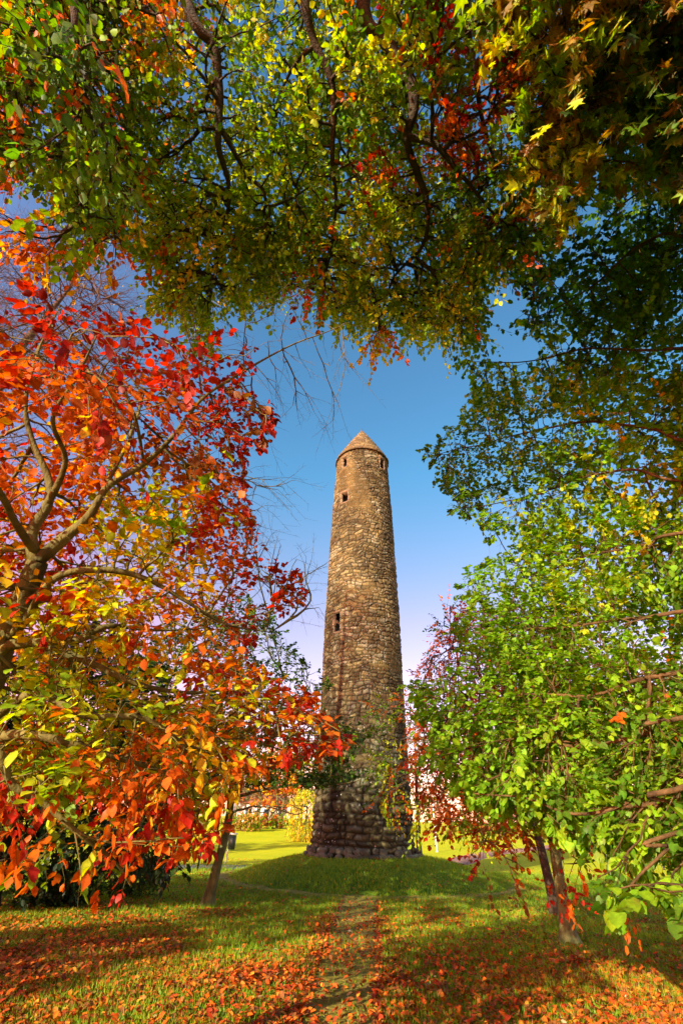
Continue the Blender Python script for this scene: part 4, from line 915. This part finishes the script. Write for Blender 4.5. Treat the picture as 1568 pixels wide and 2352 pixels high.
# big dark yew and the round shrub at the left
b = np.array([-8.6, 15.0, float(gz(-8.6, 15.))-.05])
tr = path_tree(b, (.2, 0), 6.8, .28)
anc = ellip((-8.2, 15.0, 3.4), (3.6, 2.8, 3.7), 1900, .3, .36, .6, b[2]+.3)
anc2 = sample_view([(120, 1900), (300, 1880), (420, 1900), (430, 1960), (360, 1990), (250, 1950)], 60, 13, 14.5)
make_tree('yew_tree', 'big dark evergreen behind the orange branches at the left, foliage sweeping low', 'tree', b, [tr]+auto_boughs(tr, (-8.4, 15., 3.4), (3.2, 2.6, 3.2), 12, .07), np.vstack([anc, anc2]), 15, .15, T_SIMPLE,
          lambda A: pick([(.016, .042, .010), (.010, .024, .008), (.04, .09, .012)], [4, 3, 1], len(A)), bark=M_bark_dark, tw_len=.55, bf=.25, droop=.35, flat=.5, tip=.004)
def shrub(name, label, px, py, wid, hgt, n, cols, wts, ls=.09, K=10, tmpl=T_SIMPLE, group=None, lm=None):
    b = ground_at(px, py); b[2] = gz(b[0], b[1])-.03
    st = [limb([b+np.append(rng.uniform(-.1, .1, 2), 0), b+np.array([math.cos(a)*wid*.2, math.sin(a)*wid*.2, hgt*.45]), b+np.array([math.cos(a)*wid*.38, math.sin(a)*wid*.38, hgt*.8])], [.03, .02, .006], 14, .05) for a in np.arange(6)*1.05]
    anc = ellip(b+np.array([0, 0, hgt*.48]), (wid/2, wid/2, hgt*.52), n, .3, .25, 1.2, b[2]+.05)
    return make_tree(name, label, 'shrub', b, st, anc, K, ls, tmpl, lambda A: pick(cols, wts, len(A)), bark=M_bark_dark, tw_len=.22, droop=.05, flat=.8, tip=.003, trunk_n=6, group=group, leafm=lm)
shrub('evergreen_shrub', 'rounded dark green shrub on the grass right of the big evergreen', 300, 2062, 1.9, 1.25, 420, [DGRN, (.03, .08, .02), GRN], [3, 3, 2])
shrub('evergreen_shrub', 'low sprawling dark shrub under the big evergreen at the left', 130, 2080, 2.2, 1.0, 420, [DGRN, (.02, .05, .015), OLV], [3, 3, 1])

# tall half-bare tree beyond the left edge
b = np.array([-11.5, 9.3, float(gz(-11.5, 9.3))-.05])
tr = limb([b, b+(.1, .1, 4), b+(.3, .2, 8), b+(.5, .3, 12), b+(.8, .4, 16), b+(1., .5, 19.5)], [.38, .30, .24, .17, .10, .03], 60)
anc = ellip((-10.6, 9.6, 14.2), (3.4, 3.0, 5.6), 2600, .25, .30, .5)
make_tree('half_bare_tree', 'tall tree behind the red beech at upper left, dense brown twigs nearly stripped of leaves', 'tree', b, [tr]+auto_boughs(tr, (-10.6, 9.6, 14.2), (3.2, 2.8, 5), 16, .10), anc, 3, .05, T_SIMPLE,
          lambda A: pick([DORG, BRN, YEL], [3, 3, 1], len(A)), bark=noisy_mat('bark_reddish', [(.05, .03, .018), (.14, .07, .035)], 8, .85, .3), tw_len=.75, bf=.5, droop=-.25, flat=.8, tip=.0045,
          bare=lambda A: np.full(len(A), .72))

# ================================================================ distant trees, shrubs, house
def far_tree(label, cols, wts, h=11, w=7, n=300, K=12, ls=.34, bare_=None, trunk=.22, name='distant_tree', multi=1):
    b = np.array([0., 0, 0]); ls_ = []
    for s in range(multi):
        o_ = np.array([(s-(multi-1)/2)*.9, rng.uniform(-.3, .3), 0])
        ls_.append(path_tree(o_, (rng.uniform(-.5, .5)+o_[0]*.7, 0), h*.9, trunk/multi**.4, .3))
    anc = ellip((0, 0, h*.62), (w/2, w/2, h*.40), n, .25, .42, .35)
    return make_tree(name, label, 'tree', b, ls_+auto_boughs(ls_[0], (0, 0, h*.6), (w/2, w/2, h*.36), 9, .07), anc, K, ls, T_SIMPLE, lambda A: pick(cols, wts, len(A)),
                     bark=M_bark_grey, tw_len=.9, droop=.1, flat=.9, tip=.012, trunk_n=multi, leafm=M_leaf_far, bare=bare_, sides=6, bf=.4)
FO = far_tree('', [ORG, (.55, .22, .02), YEL, DORG], [3, 3, 2, 1], 11, 6, 260, multi=2)
FG = far_tree('', [OLV, GRN, GYEL, DORG], [3, 2, 2, 1], 12, 7, 280)
FR = far_tree('', [(.55, .20, .08), ORG, (.45, .2, .12)], [3, 2, 2], 9, 7, 260)
FB = far_tree('', [DORG, BRN], [1, 1], 11, 7, 240, K=3, bare_=lambda A: np.full(len(A), .8))
far_list = [  # proto, screen x, distance, scale, label
 (FO, 590, 88, .95, 'orange twin-stemmed tree beyond the far lawn just right of the house'),
 (FO, 640, 84, 1.0, 'tallest orange tree of the clump left of the tower, beyond the far lawn'),
 (FG, 690, 86, .95, 'olive-gold tree partly hidden by the left side of the tower, beyond the lawn'),
 (FO, 668, 95, 1.05, 'amber tree at the back of the far clump left of the tower'),
 (FB, 540, 86, .95, 'almost bare tree over the reedy bank beyond the lawn'),
 (FB, 560, 100, 1.0, 'leafless tree rising behind the red-roofed house'),
 (FG, 470, 95, 1.0, 'green tree beyond the lawn behind the thin leaning trunk'),
 (FO, 410, 100, 1.0, 'orange tree beyond the lawn behind the two dark posts'),
 (FG, 330, 90, 1.0, 'green tree beyond the lawn above the round dark shrub'),
 (FR, 250, 100, 1.0, 'russet tree beyond the lawn glimpsed behind the big evergreen'),
 (FG, 150, 90, 1.1, 'green tree beyond the lawn at the far left behind the evergreen'),
 (FO, 60, 95, 1.1, 'orange tree beyond the lawn nearest the left edge'),
 (FR, 1000, 105, .8, 'russet tree beyond the white pole right of the tower'),
 (FO, 1090, 110, .85, 'orange tree beyond the red path right of the tower'),
 (FR, 1170, 105, .8, 'russet tree at the far end of the red path'),
 (FR, 1260, 100, .8, 'pinkish-brown tree behind the front right-hand trunk, beyond the lawn'),
 (FG, 1350, 110, .85, 'olive tree beyond the lawn between the right-hand trunks and the walker'),
 (FR, 1440, 95, .85, 'russet tree beyond the lawn left of the walker'),
 (FO, 1520, 90, .8, 'orange tree rising just behind the walker'),
 (FR, 1590, 85, .85, 'russet tree beyond the lawn at the right edge')]
used = set()
for (pr_, dx, dist, sc, lab) in far_list:
    o = pr_ if id(pr_) not in used else copy_tree(pr_)
    used.add(id(pr_))
    d = ray(dx, 1915); x_ = d[0]/d[1]*dist
    o.location = (x_, dist, float(gz(x_, dist))-.1); o.rotation_euler[2] = rng.uniform(0, 6.28); o.scale = (sc, sc, sc*rng.uniform(.9, 1.1))
    tag(o, lab, 'tree', 'trees beyond the far lawn')
# tall trees past the left edge of the view, whose shadows band the lawns
for (pr_, x_, y_, sc, lab) in ((FG, -27, 27, 1.2, 'green tree outside the view, left of the tower lawn'), (FO, -36, 38, 1.25, 'orange tree outside the view beside the left of the far lawn'),
                            (FG, -46, 50, 1.3, 'green tree outside the view left of the tarmac path'), (FO, -54, 60, 1.3, 'orange tree outside the view at the left of the upper lawn'),
                            (FG, -22, 12, 1.0, 'green tree outside the view behind the half-bare tree'), (FO, -17, -9, .8, 'orange tree outside the view left of the near beech'),
                            (FO, -15.5, 6.5, .95, 'orange tree outside the view beside the half-bare tree'), (FG, -11, 1, .92, 'green tree outside the view left of the near beech')):
    o = copy_tree(pr_); o.location = (x_, y_, float(gz(x_, y_))-.1); o.rotation_euler[2] = rng.uniform(0, 6.28); o.scale = (sc,)*3
    tag(o, lab, 'tree', 'trees left of the view')
# weeping yellow tree touching the tower's left edge, reeds, hedges
b = ground_at(700, 1934)
tr = path_tree(np.append(b[:2], gz(b[0], b[1])-.1), (0, 0), 5.2, .14)
c0_ = tr[0, :3]+np.array([0, 0, 2.9])
make_tree('weeping_tree', 'small pale yellow weeping tree on the lawn against the left edge of the tower', 'tree', tr[0, :3].copy(), [tr]+auto_boughs(tr, c0_, (1.8, 1.8, 2), 8, .04),
          ellip(c0_, (2.0, 2.0, 2.7), 330, .4, .3, .7), 12, .2, T_SIMPLE, lambda A: pick([YEL, GYEL, (.55, .42, .06)], [2, 2, 3], len(A)), tw_len=.7, droop=1.0, flat=.7, tip=.008, leafm=M_leaf_far, bark=M_bark_grey)
for (dx, dist, w_, h_, cols, lab) in ((555, 76, 6, 2.0, [(.42, .26, .05), (.5, .3, .06), OLV], 'straw-coloured reedy bank at the left end of the upper lawn'),
                                 (610, 82, 7, 1.6, [(.25, .10, .03), OLV, ORG], 'low rusty hedge in front of the orange clump'),
                                 (1130, 95, 14, 1.8, [(.50, .22, .10), (.55, .2, .05)], 'russet hedge beyond the red path'),
                                 (1480, 84, 12, 2.4, [(.50, .24, .14), ORG, (.45, .18, .1)], 'pinkish hedge behind the walker at the right')):
    d = ray(dx, 1920); x_ = d[0]/d[1]*dist; z_ = float(gz(x_, dist)); b = np.array([x_, dist, z_-.05])
    st = [limb([b+(k, 0, 0), b+(k+.1, .1, h_*.5), b+(k+.2, .1, h_*.8)], [.05, .03, .01], 10) for k in np.linspace(-w_*.4, w_*.4, 5)]
    make_tree('hedge', lab, 'hedge', b, st, ellip(b+(0, 0, h_*.5), (w_/2, 1.0, h_*.5), 260, .1, 0, 1, z_+.05), 10, .24, T_SIMPLE,
              lambda A: pick(cols, [1]*len(cols), len(A)), tw_len=.4, droop=-.3, flat=1, tip=.008, trunk_n=5, leafm=M_leaf_far)

# white house with red roof
M_wht = noisy_mat('white_render', [(.62, .56, .50), (.74, .68, .62)], 3, .9, .1)
M_roof = noisy_mat('red_tiles', [(.28, .08, .05), (.42, .14, .08)], 20, .85, .4)
M_glass = noisy_mat('dark_glass', [(.03, .04, .05), (.05, .06, .08)], 2, .15, 0, spec=.6)
M_white = noisy_mat('white_paint', [(.7, .68, .64), (.8, .78, .75)], 6, .6, 0)
def house(label, dx, dist, w_, d_, h_, rz):
    d = ray(dx, 1915); x_ = d[0]/d[1]*dist; t = thing('house', label, 'house', (x_, dist, float(gz(x_, dist))-.05), rz)
    mb = MB(); mb.box((0, 0, h_/2), (w_, d_, h_))
    mb.add([(-w_/2, -d_/2, h_), (-w_/2, d_/2, h_), (-w_/2, 0, h_+d_*.36), (-w_/2+.2, -d_/2, h_), (-w_/2+.2, d_/2, h_), (-w_/2+.2, 0, h_+d_*.36)], [np.array([[0, 2, 1], [3, 4, 5]])])
    mb.add([(w_/2, -d_/2, h_), (w_/2, d_/2, h_), (w_/2, 0, h_+d_*.36), (w_/2-.2, -d_/2, h_), (w_/2-.2, d_/2, h_), (w_/2-.2, 0, h_+d_*.36)], [np.array([[0, 1, 2], [3, 5, 4]])])
    mb.build('wall', M_wht, t, False)
    mb = MB()
    for s in (-1, 1):
        e0, e1 = np.array([0, s*(d_/2+.35), h_-.22]), np.array([0, 0, h_+d_*.36+.06])
        v = [np.array([x, 0, 0])+e+np.array([0, 0, o]) for o in (0, .14) for e in (e0, e1) for x in (-w_/2-.3, w_/2+.3)]
        mb.add(v, [np.array([[0, 2, 3, 1], [4, 5, 7, 6], [0, 1, 5, 4], [2, 6, 7, 3], [0, 4, 6, 2], [1, 3, 7, 5]])])
    rf = mb.build('roof', M_roof, t, False)
    mb = MB(); mb.box((w_*.3, 0, h_+d_*.36+.3), (.7, .7, 1.3)); mb.build('chimney', M_wht, rf, False)
    for x in (-w_*.32, w_*.05, w_*.34):
        mb = MB(); mb.box((x, -d_/2-.02, h_*.55), (1.2, .1, 1.2)); f = mb.build('window', M_white, t, False)
        mb = MB(); mb.box((x, -d_/2-.085, h_*.55), (1.0, .04, 1.0)); mb.build('pane', M_glass, f, False)
    mb = MB(); mb.box((-w_*.14, -d_/2-.03, 1.0), (.95, .09, 2.0)); mb.build('door', M_roof, t, False)
house('white rendered house with a red tiled roof glimpsed left of the orange clump', 592, 104, 9, 6, 3.4, R(20))

# ================================================================ posts, bin, pole, person
M_postg = noisy_mat('green_black_paint', [(.008, .014, .010), (.02, .03, .02)], 8, .5, 0, spec=.4)
M_metal = noisy_mat('galvanised', [(.40, .40, .42), (.55, .55, .58)], 9, .45, 0, spec=.5)
def on_ground(px, py):
    p = ground_at(px, py); p[2] = gz(p[0], p[1])-.02; return p
p = on_ground(452, 2003)
t = thing('sign_post', 'thin dark post with a small dark board beside the tarmac path', 'sign', p, R(15))
mb = MB(); mb.tube([(0, 0, 0), (.06, 0, .8), (.12, 0, 1.55)], [.045, .045, .045], 8); mb.build('post', M_postg, t)
mb = MB(); mb.box((.08, -.05, 1.50), (.52, .03, .30)); mb.build('sign_board', M_postg, t, False)
p = on_ground(471, 1982)
t = thing('bollard', 'short stout dark post just behind the thin leaning tree', 'bollard', p)
mb = MB(); mb.tube([(0, 0, 0), (0, 0, .75), (0, 0, .86)], [.11, .11, .07], 10); mb.build('post', M_bark_dark, t)
mb = MB(); mb.tube([(0, 0, .66), (0, 0, .72)], [.118, .118], 12); mb.build('band', M_postg, t)
p = on_ground(518, 1984)
t = thing('litter_bin', 'grey bin hung on a pale metal post beside the tarmac path', 'bin', p, R(-20))
mb = MB(); mb.tube([(0, 0, 0), (.05, 0, .7), (.09, 0, 1.5)], [.05, .05, .05], 8); mb.build('post', M_metal, t)
mb = MB(); mb.box((.27, -.02, 1.08), (.32, .28, .72), 0, 1.15); mb.build('bin_body', M_postg, t, False)
mb = MB(); mb.box((.27, -.02, 1.50), (.44, .38, .07)); mb.tube([(.27, -.02, 1.53), (.27, -.02, 1.58)], [.15, .1], 10); mb.build('lid', M_metal, t, False)
p = on_ground(1003, 1957)
t = thing('white_pole', 'slim white pole on the lawn between the tower and the red path', 'pole', p)
mb = MB(); mb.tube([(0, 0, 0), (0, 0, 1.2), (-.05, 0, 4.2)], [.085, .08, .06], 8); mb.build('shaft', M_white, t)
mb = MB(); mb.tube([(0, 0, 0), (0, 0, .1)], [.14, .12], 10); mb.build('collar', M_metal, t)
# lone lawn tree right of the tower's foot
d = ray(964, 1960); x_ = d[0]/d[1]*36; p = np.array([x_, 36., float(gz(x_, 36.))-.05])
tr = path_tree(p, (.1, 0), 7.5, .21)
make_tree('lawn_tree', 'straight dark-trunked tree standing on the lawn close to the right foot of the tower', 'tree', p, [tr]+auto_boughs(tr, p+(0, 0, 5.6), (2, 2, 2), 9, .05),
          ellip(p+(0, 0, 5.9), (2.6, 2.4, 2.9), 300, .3, .35, .6), 12, .16, T_SIMPLE, lambda A: pick([GYEL, OLV, DORG], [2, 2, 1], len(A)), tw_len=.6, tip=.006, leafm=M_leaf_far, bark=M_bark_dark)

def skin_body(name, pts, edges, rad, mat, parent, sub=1):
    me = bpy.data.meshes.new(name); me.from_pydata(pts, edges, []); o = bpy.data.objects.new(name, me); C.objects.link(o); o.parent = parent
    sk = o.modifiers.new('Skin', 'SKIN'); sv = me.skin_vertices[0].data if me.skin_vertices else None
    if sv is None:
        bpy.context.view_layer.objects.active = o
    sv = me.skin_vertices[0].data
    for i, r in enumerate(rad): sv[i].radius = r if isinstance(r, tuple) else (r, r)
    sv[0].use_root = True
    sm = o.modifiers.new('Subd', 'SUBSURF'); sm.levels = sub; sm.render_levels = sub
    me.materials.append(mat); return o
p = on_ground(1531, 1999)
pr_ = thing('person', 'person in a purple jacket and dark trousers walking across the lawn at the right', 'person', p, R(75))
M_skin = noisy_mat('skin', [(.48, .27, .18), (.55, .32, .22)], 8, .6, 0)
M_jkt = noisy_mat('purple_jacket', [(.16, .10, .34), (.22, .14, .42)], 10, .8, .2)
M_trs = noisy_mat('dark_trousers', [(.02, .02, .035), (.035, .035, .05)], 10, .85, 0)
M_hair = noisy_mat('brown_hair', [(.04, .025, .015), (.08, .05, .03)], 20, .7, 0)
# facing local +x; mid-stride
def ring_person():
    J = {'pel': (0, 0, .92), 'wst': (.01, 0, 1.08), 'chs': (.03, 0, 1.30), 'nk': (.03, 0, 1.46), 'hd0': (.05, 0, 1.55), 'hd1': (.06, 0, 1.66), 'hd2': (.05, 0, 1.73),
         'hl': (.0, .10, .88), 'kl': (.16, .10, .50), 'al': (.28, .10, .10), 'tl': (.40, .11, .05), 'hr': (0, -.10, .88), 'kr': (-.02, -.10, .48), 'ar': (-.30, -.10, .16), 'tr_': (-.22, -.11, .05),
         'sl': (.02, .18, 1.38), 'el': (-.12, .22, 1.12), 'wl': (-.02, .22, .90), 'fl': (.02, .22, .82), 'sr': (.02, -.18, 1.38), 'er': (.10, -.22, 1.12), 'wr': (.28, -.20, .96), 'fr': (.34, -.19, .90), 'nose': (.15, 0, 1.63)}
    E = [('pel', 'wst'), ('wst', 'chs'), ('chs', 'nk'), ('nk', 'hd0'), ('hd0', 'hd1'), ('hd1', 'hd2'), ('pel', 'hl'), ('hl', 'kl'), ('kl', 'al'), ('al', 'tl'), ('pel', 'hr'), ('hr', 'kr'), ('kr', 'ar'), ('ar', 'tr_'),
         ('chs', 'sl'), ('sl', 'el'), ('el', 'wl'), ('wl', 'fl'), ('chs', 'sr'), ('sr', 'er'), ('er', 'wr'), ('wr', 'fr'), ('hd1', 'nose')]
    Rd = {'pel': .13, 'wst': .12, 'chs': .14, 'nk': .055, 'hd0': .075, 'hd1': .095, 'hd2': .07, 'hl': .09, 'kl': .058, 'al': .042, 'tl': .035, 'hr': .09, 'kr': .058, 'ar': .042, 'tr_': .035,
          'sl': .06, 'el': .043, 'wl': .03, 'fl': .032, 'sr': .06, 'er': .043, 'wr': .03, 'fr': .032, 'nose': .014}
    return J, E, Rd
J, E, Rd = ring_person(); keys = list(J)
def sub_skin(name, ks, grow_, mat):
    ed = [(ks.index(a), ks.index(b)) for a, b in E if a in ks and b in ks]
    return skin_body(name, [J[k] for k in ks], ed, [Rd[k]+grow_ for k in ks], mat, pr_)
sub_skin('body', keys, 0, M_skin)
sub_skin('jacket', ['pel', 'wst', 'chs', 'sl', 'el', 'wl', 'sr', 'er', 'wr'], .022, M_jkt)
sub_skin('trousers', ['pel', 'hl', 'kl', 'al', 'hr', 'kr', 'ar'], .018, M_trs)
for k1, k2 in (('al', 'tl'), ('ar', 'tr_')):
    a, b_ = np.array(J[k1]), np.array(J[k2]); mb = MB(); mb.tube([a+(-.07, 0, -.05), (a+b_)/2, b_+(.08, 0, 0)], [.05, .055, .035], 8); mb.build('shoe', M_hair, pr_)
mb = MB(); v = RV*np.array([.115, .105, .12])+np.array([.035, 0, 1.69]); v = v[:]; fc = RF[(v[RF][:, :, 2].mean(1) > 1.66) | (v[RF][:, :, 0].mean(1) < .0)]
mb.add(v, [fc]); mb.build('hair', M_hair, pr_)

# ================================================================ grass and fallen leaves
def in_view(x, y, m=60):
    q = to_px(np.stack([x, y, gz(x, y)], -1)); return (q[:, 0] > -m) & (q[:, 0] < 1568+m) & (q[:, 1] < 2352+200)
def scatter(n, y0, y1, power=1.6):
    y = y0+(y1-y0)*rng.random(n)**power; x = (rng.random(n)*2-1)*(y*.70+1.2)
    k = in_view(x, y, 120); return x[k], y[k]
def path_d(x, y):
    d = np.full(len(x), 1e9)
    for c, w in zip(PC[::4], PW[::4]): d = np.minimum(d, np.hypot(x-c[0], y-c[1])-w/2)
    d2 = np.full(len(x), 1e9)
    for c in RC[::4]: d2 = np.minimum(d2, np.hypot(x-c[0], y-c[1])-.22)
    return np.minimum(d, d2), d
x, y = scatter(330000, 4.5, 36, 1.9)
rt = np.hypot(x-TX, y-TY); pd, pd1 = path_d(x, y)
k = (rt > 2.65) & (pd+.10*(rng.random(len(x))-.3)+.9*(rng.random(len(x))<.10) > 0) & ((y < 33)); x, y = x[k], y[k]
z = gz(x, y); n_ = len(x); dist = np.hypot(x, y)
h = (.035+.045*noise2(x, y, 1.1))*(.6+.8*rng.random(n_))*(1+.03*dist); w = .0045*(1+dist*.08)
a = rng.random(n_)*6.283; lean = (rng.random((n_, 2))-.5)*1.3
V = np.zeros((n_, 3, 3)); V[:, 0] = np.stack([x-np.cos(a)*w, y-np.sin(a)*w, z-.005], -1); V[:, 1] = np.stack([x+np.cos(a)*w, y+np.sin(a)*w, z-.005], -1)
V[:, 2] = np.stack([x+lean[:, 0]*h, y+lean[:, 1]*h, z+h], -1)
gc = pick([(.12, .25, .008), (.17, .30, .010), (.28, .36, .012), (.36, .34, .02)], [3, 4, 3, 1], n_)*(.7+.6*noise2(x, y, .6, 4))[:, None]
o = mesh_np('grass', V.reshape(-1, 3), [np.arange(n_*3).reshape(-1, 3)], M_blade, None, np.repeat(gc, 3, axis=0))
tag(o, 'short green grass blades covering the lawn and the mound', 'grass', kind='stuff')

x, y = scatter(360000, 4.6, 40, 1.75)
rt = np.hypot(x-TX, y-TY); pd, pd1 = path_d(x, y)
dens = (1.0-.60*sstep(8, 14, y)-.22*sstep(14, 19, y))*(.35+.85*sstep(.38, .62, noise2(x, y, .7, 6))+.35*sstep(-1, -5, x))
dens *= np.where(rt < 7.2, .30*(.4+noise2(x, y, 1.2, 8)), 1)
dens *= np.where(pd1 < -.12, .30, 1)*np.where((pd1 > -.15) & (pd1 < .25), 1.7, 1)
dens *= np.where((x < PC[:, 0].mean()) & (pd1 > .3) & (pd1 < 1.3+.06*y) & (y > 9), .45, 1)
dens *= 1-.75*sstep(20, 34, y)
k = (rt > 2.8) & (rng.random(len(x)) < dens*.85); x, y = x[k], y[k]; n_ = len(x)
z = gz(x, y)+.012+.03*rng.random(n_)
a = rng.random(n_)*6.283; d = np.stack([np.cos(a), np.sin(a), (rng.random(n_)-.4)*.7], -1)
nm = unit(np.stack([(rng.random(n_)-.5)*1.1, (rng.random(n_)-.5)*1.1, np.ones(n_)], -1))
cc = pick([ORG, (.48, .075, .008), (.34, .04, .008), BRN, (.58, .22, .02), (.26, .09, .02), (.5, .36, .2)], [4, 5, 3, 3, 2, 2, .05], n_)*(.7+.6*rng.random((n_, 1)))
V, Fs, c2 = place_leaves(np.stack([x, y, z], -1), d, nm, .068*(.6+.7*rng.random(n_))*(1+.012*y), T_SIMPLE, cc, curl=rng.uniform(.3, 2.2, n_))
o = mesh_np('fallen_leaves', V, Fs, M_litter, None, c2, True)
tag(o, 'orange and red fallen beech leaves strewn over grass and path', 'leaves', kind='stuff')
